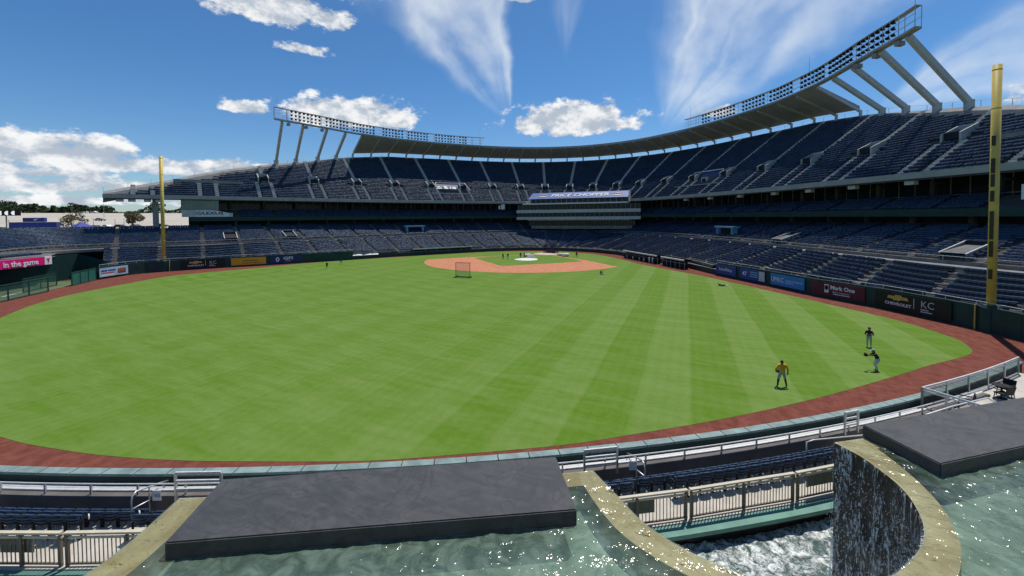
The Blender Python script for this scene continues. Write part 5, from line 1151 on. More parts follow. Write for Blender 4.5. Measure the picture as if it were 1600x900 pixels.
def gate(a0, a1, lab, o_=1.2, zb_=2.3, zt=3.3):
    c = PO(o_, (a0+a1)/2, zb_); th = thing('guard_gate', lab, 'railing', tuple(c), 'white guard rails')
    for z in (2.72, 3.02, zt): MB().beam(PO(o_, a0, z)-c, PO(o_, a1, z)-c, .07, .07 if z < zt else .1).build('bar', ALU, th)
    for q in (a0, a1): MB().box(PO(o_, q, (zb_+zt)/2)-c, (.07, .07, zt-zb_), -math.radians(q)).build('post', STEEL, th)
gate(-23.35, -24.25, 'white four-bar guard rail left of the large black slab', 1.45); gate(-31.65, -32.4, 'white guard rail just right of the large black slab', 1.45); gate(-38.75, -39.2, 'small white guard rail above the right black slab', 1.3)
p = PO(2.2, -36.9, 2.0); th = thing('end_rail', 'pale pipe rail across the seat row next to the waterfall', 'handrail', tuple(p)); MB().tube([(0, 0, 0), (0, 0, .95), PO(2.2, -37.1, 2.98)-p, PO(2.5, -38.4, 3.0)-p], .03, 8).build('pipe', ALU, th, True); MB().tube([PO(2.5, -38.4, 2.0)-p, PO(2.5, -38.4, 3.0)-p], .03, 8).build('post', ALU, th)
# ---- patio on the right with tables and chairs
pt = thing('patio_railing', 'silver railing with dark mesh panels round the patio at the right edge', 'railing', tuple(PO(.7, -43, 2.2)))
c = PO(.7, -43, 2.2)
PP = [PO(.55, q, 2.2) for q in np.linspace(-42.6, -49, 6)]; PS = [PO(o_, -42.6, 2.2) for o_ in (.55, 1.5, 2.5, 3.4)]
M_MESHD = mesh_mat(); M_MESHD.name = 'dark_mesh'; M_MESHD.node_tree.nodes['Principled BSDF'].inputs['Base Color'].default_value = (.02, .022, .025, 1)
for chain in (PP, PS):
    for a, b in zip(chain[:-1], chain[1:]):
        for z, w in ((1.05, .09), (.92, .05), (.08, .05)): MB().beam(a-c+np.array([0, 0, z]), b-c+np.array([0, 0, z]), .06, w).build('rail', ALU if z > .9 else STEEL, pt)
        MB().add([a-c+np.array([0, 0, .1]), b-c+np.array([0, 0, .1]), b-c+np.array([0, 0, .9]), a-c+np.array([0, 0, .9])], [(0, 1, 2, 3)]).build('mesh_panel', M_MESHD, pt)
    for a in chain: MB().box(a-c+np.array([0, 0, .5]), (.08, .08, 1.05), .7).build('post', STEEL, pt)
pf = MB(); A = np.linspace(-42.4, -49.2, 10); pf.sweep([[PO(.42, q, .4), PO(.42, q, 2.2), PO(6.2, q, 2.2), PO(6.2, q, .4)] for q in A]); tag(pf.build('patio_floor', M_TERR), 'pale concrete patio floor at the right edge', 'patio')
def patio_chair(q, o_, rz_, lab):
    th = thing('patio_chair', lab, 'chair', tuple(PO(o_, q, 2.2)), 'black patio chairs')
    MB().box((0, 0, .44), (.5, .48, .06)).build('seat', BLACK, th); mb = MB(); mb.add([(-.25, .24, .44), (.25, .24, .44), (.27, .33, .9), (-.27, .33, .9), (-.25, .28, .44), (.25, .28, .44), (.27, .37, .9), (-.27, .37, .9)], [(0, 1, 2, 3), (7, 6, 5, 4), (3, 2, 6, 7), (0, 3, 7, 4), (1, 5, 6, 2)]); mb.build('backrest', BLACK, th)
    for sx in (-1, 1):
        for sy in (-1, 1): MB().tube([(sx*.22, sy*.2, .42), (sx*.24, sy*.24, 0)], .022, 6).build('leg', BLACK, th)
        MB().box((sx*.27, 0, .66), (.05, .48, .04)).build('armrest', BLACK, th)
    th.rotation_euler = (0, 0, rz_)
patio_chair(-45.35, 1.75, .5, 'black patio chair at the right edge, left of the pair'); patio_chair(-45.95, 1.5, 2.2, 'black patio chair at the right edge, right of the pair'); patio_chair(-43.55, 1.5, 1.2, 'black patio chair just behind the mesh railing corner')
th = thing('patio_table', 'small round dark patio table between the chairs at the right edge', 'table', tuple(PO(1.55, -45.6, 2.2))); MB().lathe((0, 0, .7), [(.38, 0), (.4, .02), (.38, .04)], 20).build('table_top', BLACK, th); MB().tube([(0, 0, 0), (0, 0, .7)], .04, 8).build('stem', BLACK, th); MB().lathe((0, 0, 0), [(.25, 0), (.22, .03), (.05, .06)], 14).build('base', BLACK, th)
# aluminium bleacher end by the patio
gsr = thing('stair_rail', 'pale stair handrails descending beside the patio at the right', 'handrail', tuple(PO(2.6, -42, 2.2)), 'stair handrails'); c = PO(2.6, -42, 2.2)
for o_ in (2.2, 3.2): MB().tube([PO(o_, -40.2, 3.0)-c, PO(o_, -42.0, 3.15)-c, PO(o_+.2, -43.4, 3.25)-c, PO(o_+.5, -43.6, 2.9)-c], .035, 8).build('pipe', ALU, gsr, True); MB().tube([PO(o_, -42, 2.2)-c, PO(o_, -42, 3.15)-c], .03, 6).build('post', ALU, gsr)
# ------------------------------------------------------------------ fountain pools
def dens(P, n=6):
    P = np.array(P, float); out = []
    for i in range(len(P)-1):
        a = P[max(i-1, 0)]; b, c = P[i], P[i+1]; d_ = P[min(i+2, len(P)-1)]
        for t in np.linspace(0, 1, n, endpoint=False): out.append(.5*((2*b)+(-a+c)*t+(2*a-5*b+4*c-d_)*t*t+(-a+3*b-3*c+d_)*t**3))
    return np.array(out+[P[-1]])
N0o = dens([(10.66, -22.6), (10.55, -24.1), (10.1, -24.9), (9.5, -25.32), (8.84, -25.57), (8.0, -25.66), (6.77, -25.67)]); N0i = dens([(11.1, -22.6), (11.0, -24.4), (10.5, -25.3), (9.7, -25.75), (8.9, -25.97), (7.98, -26.03), (7.3, -26.03)])
N1o = dens([(6.77, -30.81), (7.71, -30.93), (8.64, -31.05), (9.30, -31.25), (9.82, -31.50), (10.20, -31.75), (10.52, -32.15), (10.64, -32.55), (10.55, -32.95), (10.45, -33.15), (10.17, -33.55), (9.81, -33.88), (9.27, -34.18), (8.59, -34.42), (7.54, -34.58), (6.8, -34.57)])
N1i = dens([(7.3, -30.60), (8.0, -30.64), (8.8, -30.74), (9.48, -30.94), (10.05, -31.2), (10.55, -31.5), (10.9, -31.95), (11.05, -32.5), (11.0, -33.0), (10.88, -33.4), (10.45, -33.85), (9.95, -34.18), (9.25, -34.52), (8.37, -34.79), (7.5, -34.98), (7.3, -35.0)])
FLo = [(6.77, q) for q in np.linspace(-25.67, -30.81, 14)]; FLi = [(7.3, q) for q in np.linspace(-26.03, -30.60, 14)]
FRo = [(6.8, q) for q in np.linspace(-34.57, -42.3, 18)]; FRi = [(7.3, q) for q in np.linspace(-35.0, -42.3, 18)]
def f_rim(k, b, p, nt):
    n1 = k.noise(p, .9, 6, .65, .6); n2 = k.noise(p, 5.5, 6, .7, .8); n3 = k.noise(p, 22, 4, .7)
    c = k.mix(k.ss(n1, .35, .68), (.29, .21, .085, 1), (.44, .37, .21, 1)); c = k.mix(k.m('MULTIPLY', k.ss(n2, .52, .72), .55), c, (.17, .13, .06, 1)); c = k.mix(k.m('MULTIPLY', k.ss(n3, .6, .75), .35), c, (.52, .46, .30, 1))
    nt.links.new(c, b.inputs['Base Color']); nt.links.new(k.m('ADD', .3, k.m('MULTIPLY', n2, .4)), b.inputs['Roughness']); bumpit(k, b, nt, k.m('ADD', n2, k.m('MULTIPLY', n3, .5)), .35, .02)
M_RIM = gmat('algae_stained_rim', f_rim)
M_WET = mat('wet_dark_stone', (.022, .020, .018), .28, .5, 2.5, .5, 9, spec=.5)
fp = thing('fountain_basin', 'upper fountain basin with yellowish algae stained rims in the foreground', 'fountain')
ZR = 5.955
def rimseg(name, o_, i_):
    mb = MB()
    for (a, b), (c, d_) in zip(zip(o_[:-1], i_[:-1]), zip(o_[1:], i_[1:])):
        A = [PO(a[0], a[1], .4), PO(a[0], a[1], ZR), PO(b[0], b[1], ZR), PO(b[0], b[1], 5.2)]; B = [PO(c[0], c[1], .4), PO(c[0], c[1], ZR), PO(d_[0], d_[1], ZR), PO(d_[0], d_[1], 5.2)]
        mb.add(A+B, [(0, 4, 5, 1)], 1); mb.add(A+B, [(1, 5, 6, 2), (2, 6, 7, 3)], 0)
    return mb.build(name, [M_RIM, M_WET], fp)
rimseg('rim', N0o, N0i); rimseg('rim', FLo, FLi); rimseg('rim', N1o, N1i); rimseg('rim', FRo, FRi)
def f_floor(k, b, p, nt):
    v = k.noise(p, 1.2, 5, .6, .5); nt.links.new(k.mix(k.ss(v, .35, .7), (.18, .25, .195, 1), (.36, .46, .38, 1)), b.inputs['Base Color']); b.inputs['Roughness'].default_value = .9
M_PF = gmat('algae_pool_floor', f_floor)
mb = MB(); mb.strip(arc(7.0, -20, -42.3, 5.45, 60), arc(14.7, -20, -42.3, 5.45, 60)); 
pfl = mb.build('basin_floor', M_PF, fp)
# the floor must not show inside the notches: cut it away there
def edgeA(v, P): P = P[np.argsort(P[:, 0])]; return np.interp(v, P[:, 0], P[:, 1])
half0 = N0i; k_ = int(np.argmax(N1i[:, 0])); L1 = N1i[:k_+1]; R1 = N1i[k_:]; ko = int(np.argmax(N1o[:, 0])); L1o = N1o[:ko+1]; R1o = N1o[ko:]
def patch(v0, v1, nv, fa, fb, nu):
    vs = np.linspace(v0, v1, nv); out = []
    for v in vs:
        a, b = fa(v), fb(v)
        for u in np.linspace(0, 1, nu): q = a+(b-a)*u; w = PO(v, q, 0); out.append((w[0], w[1]))
    P = np.array(out); i = np.arange(nv*nu).reshape(nv, nu); Q = np.stack([i[:-1, :-1], i[:-1, 1:], i[1:, 1:], i[1:, :-1]], -1).reshape(-1, 4); return P, Q
def join_patches(L_): 
    P = []; Q = []; n = 0
    for p, q in L_: P.append(p); Q.append(q+n); n += len(p)
    return np.vstack(P), np.vstack(Q)
vm0 = 11.06
fpP, fpQ = join_patches([patch(6.9, vm0, 12, lambda v: edgeA(v, N0i)+.05, lambda v: edgeA(v, L1)-.05, 40), patch(6.9, vm0, 12, lambda v: edgeA(v, R1)+.05, lambda v: -42.3, 30), patch(vm0, 16.05, 6, lambda v: -20, lambda v: -42.3, 60)])
me = pfl.data; bpy.data.objects.remove(pfl); mknp('basin_floor', np.c_[fpP, np.full(len(fpP), 5.45)], fpQ[:, ::-1], M_PF, fp)
waves = [(rng.uniform(0, 2*math.pi), lam, amp, rng.uniform(0, 6.28)) for lam, amp in ((1.7, .008), (1.1, .006), (.8, .005), (.62, .0045), (.5, .0045), (.41, .004), (.33, .0038), (.27, .003), (.22, .0024), (.18, .002))]
def wz(P, s=1.0, dirbias=None):
    z = np.zeros(len(P))
    for th_, lam, amp, ph in waves:
        k_ = 2*math.pi/lam; x = (P[:, 0]*math.cos(th_)+P[:, 1]*math.sin(th_))*k_+ph
        x = x+1.3*np.sin(P[:, 0]*1.1+P[:, 1]*.7+ph)+.8*np.sin(P[:, 1]*2.3-P[:, 0]*1.7+ph*2)
        z += amp*s*(np.abs(np.sin(x/2))*-2+1.2)
    return z
def f_water(tint, murk, mk_amt, bs, deep=0.0):
    m = bpy.data.materials.new('pool_water'); m.use_nodes = True; nt = m.node_tree; nt.nodes.clear(); k = G(nt)
    p = nt.nodes.new('ShaderNodeNewGeometry').outputs['Position']
    tr_ = nt.nodes.new('ShaderNodeBsdfTransparent'); tr_.inputs[0].default_value = tint; df = nt.nodes.new('ShaderNodeBsdfDiffuse'); gl = nt.nodes.new('ShaderNodeBsdfGlossy'); gl.inputs['Roughness'].default_value = .13
    nt.links.new(k.mix(k.ss(k.noise(p, 2.2, 5, .6, 1.0), .35, .7), murk[0], murk[1]), df.inputs[0])
    bn = nt.nodes.new('ShaderNodeBump'); bn.inputs['Strength'].default_value = bs; bn.inputs['Distance'].default_value = .04
    h = k.m('ADD', k.noise(p, 4.5, 2, .5, .8), k.m('MULTIPLY', k.noise(p, 11, 1.5, .5, .4), .5)); nt.links.new(h, bn.inputs['Height'])
    nt.links.new(bn.outputs[0], gl.inputs['Normal'])
    fr = nt.nodes.new('ShaderNodeFresnel'); fr.inputs[0].default_value = 1.42; nt.links.new(bn.outputs[0], fr.inputs['Normal'])
    a = nt.nodes.new('ShaderNodeMixShader'); at_ = nt.nodes.new('ShaderNodeAttribute'); at_.attribute_name = 'water_depth'; nt.links.new(k.m('ADD', mk_amt, k.m('MULTIPLY', at_.outputs['Fac'], deep)), a.inputs[0]); nt.links.new(tr_.outputs[0], a.inputs[1]); nt.links.new(df.outputs[0], a.inputs[2])
    b = nt.nodes.new('ShaderNodeMixShader'); nt.links.new(fr.outputs[0], b.inputs[0]); nt.links.new(a.outputs[0], b.inputs[1]); nt.links.new(gl.outputs[0], b.inputs[2])
    o = nt.nodes.new('ShaderNodeOutputMaterial'); nt.links.new(b.outputs[0], o.inputs[0]); return m
M_WATER = f_water((.90, .96, .93, 1), ((.105, .165, .125, 1), (.26, .365, .285, 1)), .08, 1.0, .40)
wP, wQ = join_patches([patch(6.80, 10.66, 130, lambda v: edgeA(v, N0o), lambda v: edgeA(v, L1o), 260), patch(6.83, 10.66, 130, lambda v: edgeA(v, R1o), lambda v: -41.5, 230), patch(10.66, 16.0, 120, lambda v: -22.6, lambda v: -41.5, 520)])
# calmer where the film runs over the rims
wat = mknp('pool_water', np.c_[wP, 5.995+wz(wP)*1.35], wQ[:, ::-1], M_WATER, None, True); struct(wat)
vv = np.linalg.norm(wP-CC, axis=1)-CR; qq = np.degrees(np.arctan2(wP[:, 0]-CC[0], wP[:, 1]-CC[1])); dep = vv-7.2
inner = np.array([PO(a_, b_, 0)[:2] for a_, b_ in np.vstack([N0i[::3], N1i[::3]])]); dmin = np.full(len(wP), 9.0)
for c_ in inner: dmin = np.minimum(dmin, np.linalg.norm(wP-c_, axis=1))
onrim = np.zeros(len(wP), bool)
for lo_, hi_, P_ in ((0, 1, N0i), ):
    onrim |= (vv < P_[:, 0].max()) & (qq > edgeA(vv, N0i)) & (vv < 11.1)
onrim |= (vv < 11.05) & (qq < edgeA(vv, L1)) & (qq > edgeA(vv, R1))
onrim |= vv < 7.3
dep = np.where(onrim, 0, np.clip(np.minimum(dmin, np.where(vv > 7.3, vv-7.3, 0))/.55, 0, 1))
at_d = wat.data.attributes.new('water_depth', 'FLOAT', 'POINT'); at_d.data.foreach_set('value', dep.astype(np.float32)); wat['label'] = 'rippled green fountain water in the upper basin'
# lower pool with churned water
def f_foam():
    m = bpy.data.materials.new('churned_water'); m.use_nodes = True; nt = m.node_tree; k = G(nt); b = nt.nodes['Principled BSDF']; p = nt.nodes.new('ShaderNodeNewGeometry').outputs['Position']
    v = k.noise(p, 1.6, 7, .68, 1.8); v2 = k.noise(p, 7, 5, .6, 1.2); f = k.ss(k.m('ADD', v, k.m('MULTIPLY', k.m('SUBTRACT', v2, .5), .55)), .36, .64)
    nt.links.new(k.mix(f, (.05, .10, .085, 1), (.80, .84, .82, 1)), b.inputs['Base Color']); nt.links.new(k.m('ADD', .06, k.m('MULTIPLY', f, .5)), b.inputs['Roughness']); bumpit(k, b, nt, k.m('ADD', k.noise(p, 9, 5, .65, .5), f), .8, .05); return m
lP, lQ = patch(4.2, 10.75, 110, lambda v: -16, lambda v: -41, 420)
lw = struct(mknp('lower_pool_water', np.c_[lP, 1.42+wz(lP, 3.4)], lQ[:, ::-1], f_foam(), None, True)); lw['label'] = 'churning white water in the lower pool below the fence'
# falling water in front of the notch walls
def f_fall():
    m = bpy.data.materials.new('falling_water'); m.use_nodes = True; nt = m.node_tree; k = G(nt); b = nt.nodes['Principled BSDF']; p = nt.nodes.new('ShaderNodeNewGeometry').outputs['Position']
    sp = nt.nodes.new('ShaderNodeSeparateXYZ'); nt.links.new(p, sp.inputs[0]); h = k.ss(sp.outputs[2], 1.0, 5.9)
    s1 = k.noise(k.vm('MULTIPLY', p, (5, 5, .55)), 1.0, 5, .7, .5); s2 = k.noise(k.vm('MULTIPLY', p, (20, 20, 6)), 1.0, 4, .7, .4)
    v = k.m('ADD', k.m('MULTIPLY', s1, .5), k.m('MULTIPLY', s2, .62)); v = k.m('ADD', v, k.m('MULTIPLY', k.m('SUBTRACT', .5, h), .07))
    al = k.m('MULTIPLY', k.ss(v, .53, .68), .95); b.inputs['Base Color'].default_value = (.62, .68, .70, 1); b.inputs['Roughness'].default_value = .3; nt.links.new(al, b.inputs['Alpha']); return m
M_FALL = f_fall()
def fall(path, lab, sgn_off):
    P = np.array(path); C2 = np.array([PO(v, a, 0)[:2] for v, a in P]); T = np.gradient(C2, axis=0); T /= np.linalg.norm(T, axis=1)[:, None]; Nn = np.stack([-T[:, 1], T[:, 0]], -1); cen = PO(8.2, sgn_off, 0)[:2]
    Nn *= np.sign(((cen-C2)*Nn).sum(1))[:, None]; V = []; zs = np.r_[5.97, 5.95, np.linspace(5.8, 1.0, 24)]
    for j, z in enumerate(zs):
        o_ = -.03 if j == 0 else .03+.10*((5.95-z)/4.9)**.7
        for c2, nn_ in zip(C2, Nn): V.append((*(c2+nn_*(o_+.015*math.sin(c2[0]*40+z*3))), z))
    n = len(C2); i = np.arange(len(zs)*n).reshape(len(zs), n); Q = np.stack([i[:-1, :-1], i[:-1, 1:], i[1:, 1:], i[1:, :-1]], -1).reshape(-1, 4)
    o = mknp('waterfall', V, Q, M_FALL, None, True); return tag(o, lab, 'waterfall', 'waterfalls over the basin rims')
fall(N1o[(len(N1o)//2):], 'curtain of falling water over the dark curved wall on the right', -32.6); fall(N1o[:len(N1o)//2+1], 'falling water on the left side of the curved notch, under the yellowish rim', -32.6); 
# droplets thrown off the fall
DV = []; DF = []
for _ in range(3200):
    k_ = rng.integers(len(N1o)//2, len(N1o)); v, a = N1o[k_]; c2 = PO(v, a, 0)[:2]; cen = PO(8.2, -32.6, 0)[:2]; dd_ = (cen-c2); dd_ /= np.linalg.norm(dd_)
    z = 1.0+4.6*rng.random()**1.3; q = c2+dd_*(.10+.5*rng.random()**2*(1.1-(z-1)/5))+rng.normal(0, .06, 2); r = rng.uniform(.006, .017); n = len(DV)
    DV += [(q[0]+r, q[1], z), (q[0]-r*.5, q[1]+r*.87, z), (q[0]-r*.5, q[1]-r*.87, z), (q[0], q[1], z+r*1.8), (q[0], q[1], z-r*1.2)]
    DF += [(n, n+1, n+3), (n+1, n+2, n+3), (n+2, n, n+3), (n+1, n, n+4), (n+2, n+1, n+4), (n, n+2, n+4)]
sp_ = stuff(mk('water_spray', DV, DF, mat('water_drop', (.7, .75, .76), .2, .05, 2, spec=.6))); sp_['label'] = 'white droplets splashing off the waterfall'; sp_['category'] = 'spray'
# black slabs
def f_slab(k, b, p, nt):
    v = k.noise(k.vm('MULTIPLY', p, (1, 1, 1)), .9, 7, .65, .9); v2 = k.noise(k.vm('MULTIPLY', p, (.5, 2.4, 1)), 1.6, 5, .65, 1.5); s = k.ss(k.m('ADD', k.m('MULTIPLY', v, .6), k.m('MULTIPLY', v2, .4)), .38, .66)
    arcn = k.noise(p, .55, 3, .5, 1.2); ln = k.m('SUBTRACT', 1, k.m('MULTIPLY', k.m('ABSOLUTE', k.m('SUBTRACT', arcn, .5)), 60), clamp=True); ln2 = k.m('SUBTRACT', 1, k.m('MULTIPLY', k.m('ABSOLUTE', k.m('SUBTRACT', arcn, .58)), 45), clamp=True)
    stn = k.ss(k.noise(p, 2.6, 6, .7, .6), .55, .75); grit = k.noise(p, 60, 3, .7)
    bc = k.mix(s, (.046, .047, .049, 1), (.076, .077, .080, 1)); bc = k.mix(k.m('MULTIPLY', k.m('ADD', ln, ln2), .5), bc, (.032, .032, .034, 1)); bc = k.mix(k.m('MULTIPLY', stn, .45), bc, (.105, .105, .105, 1)); bc = k.mix(k.m('MULTIPLY', k.ss(grit, .6, .72), .5), bc, (.12, .12, .12, 1))
    nt.links.new(bc, b.inputs['Base Color']); nt.links.new(k.m('ADD', .5, k.m('MULTIPLY', s, .25)), b.inputs['Roughness']); b.inputs['Specular IOR Level'].default_value = .35
    bumpit(k, b, nt, k.noise(p, 25, 5, .65), .12, .02)
M_SLAB = gmat('charcoal_slab', f_slab)
def slab(cs, lab):
    c = PO(*cs[0], 5.93); P = [PO(o_, a, 0)-np.array([c[0], c[1], 0]) for o_, a in cs]; bm = bmesh.new(); lo = [bm.verts.new((p[0], p[1], 0)) for p in P]; hi = [bm.verts.new((p[0], p[1], .37)) for p in P]; n = len(P)
    bm.faces.new(hi); bm.faces.new(lo[::-1])
    for k in range(n): bm.faces.new((lo[k], lo[(k+1) % n], hi[(k+1) % n], hi[k]))
    bmesh.ops.recalc_face_normals(bm, faces=bm.faces[:]); bmesh.ops.bevel(bm, geom=[e for e in bm.edges], offset=.025, segments=2, affect='EDGES'); me = bpy.data.meshes.new('stone_slab'); bm.to_mesh(me); bm.free(); me.materials.append(M_SLAB)
    o = link(bpy.data.objects.new('stone_slab', me)); o.location = c; return tag(o, lab, 'slab', 'charcoal slabs in the fountain')
slab([(8.57, -26.21), (8.52, -30.32), (6.62, -30.33), (6.67, -26.14)], 'large charcoal slab lying in the basin at the bottom centre'); slab([(6.72, -35.14), (8.62, -35.08), (8.68, -39.4), (6.75, -39.4)], 'charcoal slab in the right-hand basin running out of the frame')
# viewing terrace under the camera
vt = thing('viewing_terrace', 'concrete viewing terrace behind the fountain', 'terrace')
ringband('deck', 16.0, 23, 10.2, 10.65, CONCL, vt, -42, -18, 40); ringband('retaining_wall', 16.05, 16.5, .3, 10.2, CONC, vt, -42, -18, 40)
# ------------------------------------------------------------------ background left of the stand
def at(x, y, dh):                                                # point at horizontal distance dh along the survey ray
    d_ = ray(x, y); t = dh/np.linalg.norm(d_[:2]); return CAM+d_*t
def lotz(dh): return float(np.interp(dh, [150, 215, 260, 400, 430, 900], [8.3, 8.9, 10.0, 17.3, 17.6, 18.0]))
M_LEAF = [mat('oak_leaves', (.035, .06, .018), .75, .5, .6), mat('maple_leaves', (.05, .075, .025), .75, .5, .5), mat('dry_leaves', (.13, .11, .055), .8, .4, .6)]; M_BARK = mat('bark', (.09, .07, .05), .9, .3, 4)
def tree(loc, h, r, lab, kind, n=420, leaf=.55, seed=0, trunk=.3):
    R2 = np.random.default_rng(seed); th = thing('tree', lab, 'tree', tuple(loc), 'trees beyond the stadium')
    mb = MB(); mb.tube([(0, 0, -.5), (.05, 0, h*trunk), (.1, .1, h*.75)], [h*.035, h*.028, h*.01], 7)
    blobs = []
    for _ in range(9):
        a = R2.uniform(0, 6.28); q = R2.uniform(.15, .75)*r; z = h*R2.uniform(trunk+.1, .86); blobs.append((q*math.cos(a), q*math.sin(a), z, R2.uniform(.3, .52)*r)); mb.tube([(0, 0, h*trunk*R2.uniform(.8, 1.3)), (blobs[-1][0], blobs[-1][1], z)], [h*.014, h*.005], 5)
    mb.build('trunk', M_BARK, th); V = []; F = []
    for _ in range(n):
        x, y, z, q = blobs[R2.integers(len(blobs))]; v = R2.normal(size=3); v /= np.linalg.norm(v); c = np.array((x, y, z))+v*q*R2.uniform(.5, 1.05)*np.array((1, 1, .85)); u = R2.normal(size=3); u /= np.linalg.norm(u); w = np.cross(u, R2.normal(size=3)); w /= np.linalg.norm(w); s = leaf*R2.uniform(.6, 1.4); k = len(V); V += [c-u*s, c+w*s*.6, c+u*s, c-w*s*.6]; F.append((k, k+1, k+2, k+3))
    mk('crown', V, F, M_LEAF[kind], th)
ks = [(-12, 308), (6, 309), (22, 322), (38, 319), (52, 320), (66, 324), (82, 322), (97, 325), (110, 323), (121, 320), (134, 322), (148, 324), (160, 323), (172, 327)]
pos_w = ['at the left frame edge', 'first', 'second', 'third', 'fourth', 'fifth', 'sixth', 'seventh', 'eighth', 'ninth', 'tenth', 'eleventh', 'twelfth', 'thirteenth']
for k, (x, yt) in enumerate(ks):
    dh = 425+12*math.sin(k*2.3); p = at(x, 335, dh); z0 = lotz(dh); top = at(x, yt-3, dh)[2]; h = max(4, (top-z0)*.86)
    tree((p[0], p[1], z0), h, h*.55+1.0, f'dark green tree on the skyline, {pos_w[k]} in the row from the left' if k else 'dark green tree cut by the left frame edge on the skyline', k % 2, 520, .75, k, .18)
p = at(243, 335, 425); tree((p[0], p[1], 17.6), 8, 8, 'dark green tree right behind the end column of the stand', 0, 420, .75, 40, .15)
p = at(208, 350, 205); tree((p[0], p[1], lotz(205)), 7.0, 3.4, 'small olive brown tree on the parking lot, left of the end column', 2, 1100, .34, 41, .35); p = at(112, 350, 190); tree((p[0], p[1], lotz(190)), 6.0, 3.6, 'sparse greyish tree beside the blue tent', 2, 500, .3, 42, .35)
# far-off wood
wv = []; wf = []; R3 = np.random.default_rng(5)
for _ in range(5200):
    x = R3.uniform(-330, 520); dh = R3.uniform(520, 640); hmax = 4.5+3.0*math.sin(x*.031)+2.0*math.sin(x*.11+1); p = at(x, 335, dh); c = np.array((p[0], p[1], 16.5+R3.uniform(0, max(2, hmax)))); u = R3.normal(size=3); u /= np.linalg.norm(u); w = np.cross(u, R3.normal(size=3)); w /= np.linalg.norm(w); s = R3.uniform(.8, 1.6); k = len(wv); wv += [c-u*s, c+w*s, c+u*s, c-w*s]; wf.append((k, k+1, k+2, k+3))
fw_ = stuff(mk('distant_wood', wv, wf, M_LEAF[0])); fw_['label'] = 'far dark green wood along the horizon'; fw_['category'] = 'wood'
def car(x, dh, lab, m, rz_, kind=0):
    p = at(x, 350, dh); th = thing('parked_car', lab, 'car', (p[0], p[1], lotz(dh)), 'cars on the parking lot')
    prof = [(-2.2, .35), (-2.25, .75), (-1.9, .95), (-1.1, 1.0), (-.6, 1.45), (.9, 1.5), (1.7, 1.05), (2.2, .95), (2.25, .4)]
    mb = MB(); mb.sweep([[(x_, sy*w, z) for x_, z in prof] for sy, w in ((-1, .8), (-1, .88), (1, .88), (1, .8))]); mb.build('body', m, th)
    mb = MB(); mb.sweep([[(-.98, y_, 1.02), (-.58, y_, 1.38), (.86, y_, 1.42), (1.5, y_, 1.06)] for y_ in (-.9, .9)]); mb.build('windows', GLASS, th)
    for sx in (-1.4, 1.4):
        for sy in (-.82, .82): MB().tube([(sx, sy-.1, .33), (sx, sy+.1, .33)], .33, 12).build('wheel', BLACK, th)
    th.rotation_euler = (0, 0, rz_)
M_CW = mat('white_car_paint', (.7, .7, .7), .25, .04, 1, coat=.5); M_CK = mat('black_car_paint', (.02, .02, .022), .25, .1, 1, coat=.5); M_CG = mat('grey_car_paint', (.2, .21, .22), .25, .1, 1, coat=.5)
for x, dh, m, lab in ((157, 300, M_CG, 'grey car alone halfway up the pale parking lot'), (148, 412, M_CW, 'white car on the top edge of the parking lot'), (168, 225, M_CW, 'white car behind the left corner seats, left of a black car'), (150, 222, M_CK, 'black car right of the blue tent'), (188, 226, M_CK, 'black car left of the olive brown tree'), (212, 228, M_CK, 'black car below the olive brown tree'), (2, 215, M_CK, 'dark car at the left frame edge'), (252, 232, M_CK, 'dark car between end column and yellow pole')):
    car(x, dh, lab, m, .4+.3*math.sin(x))
for k, (x, yt, dh) in enumerate(((14, 344, 235), (68, 340, 260), (94, 343, 250), (146, 342, 255), (180, 343, 245), (194, 342, 250), (113, 327, 330), (163, 319, 335))):
    p = at(x, 350, dh); z0 = lotz(dh); h = at(x, yt, dh)[2]-z0; th = thing('lamp_post', f'thin grey lamp post on the parking lot, {("first", "second", "third", "fifth", "seventh", "eighth", "fourth", "sixth")[k]} from the left', 'lamp post', (p[0], p[1], z0), 'parking lot lamp posts')
    MB().tube([(0, 0, -.3), (0, 0, h)], [.11, .07], 6).build('post', GREY, th); MB().box((.3, 0, h), (.9, .3, .12)).build('lamp_head', GREY, th)
kp = at(55, 350, 168); kt = thing('sponsor_kiosk', 'dark blue sponsor kiosk with raised centre sign above the left corner seats', 'kiosk', (kp[0], kp[1], 8.3)); rk_ = math.atan2(RT[1], RT[0])+.35
M_KB = mat('kiosk_blue', (.015, .035, .22), .5, .15, .3)
MB().box((0, 0, 1.9), (9.4, 1.5, 3.6), rk_).build('board', M_KB, kt); MB().box((0, 0, 4.3), (4.2, 1.2, 1.1), rk_).build('sign', M_KB, kt)
for u in np.linspace(-4.2, 4.2, 9): MB().box((math.cos(rk_)*u-math.sin(rk_)*-.78*-1, math.sin(rk_)*u+math.cos(rk_)*-.78*-1, 2.3), (.08, .08, 2.4), rk_).build('batten', M_ROY, kt)
nk = CAM[:2]-kp[:2]; nk /= np.linalg.norm(nk)
mb = MB(); mb.add([(nk[0]*.85+RT[0]*a, nk[1]*.85+RT[1]*a, z) for a, z in ((-1.0, 4.6), (0, 4.1), (1.1, 4.7), (0, 4.4))], [(0, 1, 2, 3)]); mb.build('white_mark', WHITE, kt)
tp = at(128, 350, 176); tt = thing('canopy_tent', 'blue and white peaked tent behind the left corner seats', 'tent', (tp[0], tp[1], 8.5)); M_TB = mat('tent_blue', (.04, .06, .30), .7, .1, 1)
mb = MB(); mb.add([(-2, -2, 2.0), (2, -2, 2.0), (2, 2, 2.0), (-2, 2, 2.0), (0, 0, 3.4)], [(0, 1, 4), (1, 2, 4), (2, 3, 4), (3, 0, 4)], 0); mb.build('roof', M_TB, tt)
mb = MB()
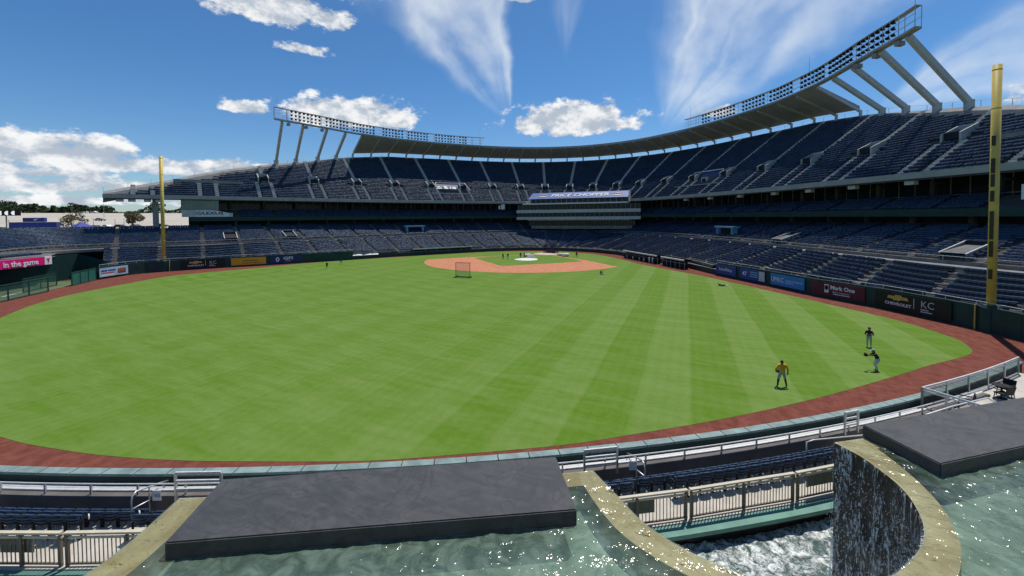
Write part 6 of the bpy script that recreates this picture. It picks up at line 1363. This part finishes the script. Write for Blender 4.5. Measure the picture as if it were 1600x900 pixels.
for a, b in (((-2, -2), (2, -2)), ((2, -2), (2, 2)), ((2, 2), (-2, 2)), ((-2, 2), (-2, -2))): mb.add([(*a, 1.7), (*b, 1.7), (*b, 2.0), (*a, 2.0)], [(0, 1, 2, 3)])
mb.build('valance', WHITE, tt)
for a in ((-1.9, -1.9), (1.9, -1.9), (1.9, 1.9), (-1.9, 1.9)): MB().tube([(*a, 0), (*a, 2.0)], .04, 6).build('pole', GREY, tt)
lp = at(10, 345, 150); lt = thing('lamp_bar', 'black bar with three round white lamps at the left frame edge', 'lamps', (lp[0], lp[1], 8.3)); hz_ = at(10, 333, 150)[2]-8.3; rr2 = RT[:2]/np.linalg.norm(RT[:2])
MB().box((0, 0, hz_), (6.2, .5, 1.2), math.atan2(rr2[1], rr2[0])).build('bar', BLACK, lt); MB().tube([(0, 0, 0), (0, 0, hz_)], .12, 8).build('post', GREY, lt)
nl = CAM[:2]-lp[:2]; nl /= np.linalg.norm(nl)
for u in (-1.1, .4, 1.9):
    c = np.array((rr2[0]*u+nl[0]*.3, rr2[1]*u+nl[1]*.3, hz_)); MB().tube([c, c+np.array((nl[0]*.12, nl[1]*.12, 0))], .5, 16).build('lamp', mat('lamp_white', (.85, .85, .85), .4, 0, 1, emit=((1, 1, .97), .7)), lt)
# slatted vertical board past the right-hand pole
sb_ = thing('round_logo_board', 'white board with a black ring at the right frame edge under the upper deck', 'sign', tuple(Pd(32.2, 1.0, 14.1))); c = np.array(Pd(32.2, 1.0, 14.1)); r2 = np.array([DT[32, 0], DT[32, 1], 0]); r2 = r2 if r2@RT > 0 else -r2; n2 = -np.array([*DN[32], 0])
MB().sweep([[r2*3.4+n2*.1, r2*3.4+n2*.1+np.array([0, 0, 2.0]), r2*3.4+np.array([0, 0, 2.0]), r2*3.4], [r2*9+n2*.1, r2*9+n2*.1+np.array([0, 0, 2.0]), r2*9+np.array([0, 0, 2.0]), r2*9]]).build('board', WHITE, sb_)
MB().tube([r2*5.4+n2*.16+r2*.75*math.cos(q)+np.array([0, 0, 1.0+.75*math.sin(q)]) for q in np.linspace(0, 2*math.pi, 20)], .05, 5, cap=False).build('ring', BLACK, sb_); text('S', 1.0, c+r2*5.4+n2*.16+np.array([0, 0, 1.0]), r2, (0, 0, 1), BLACK, sb_)
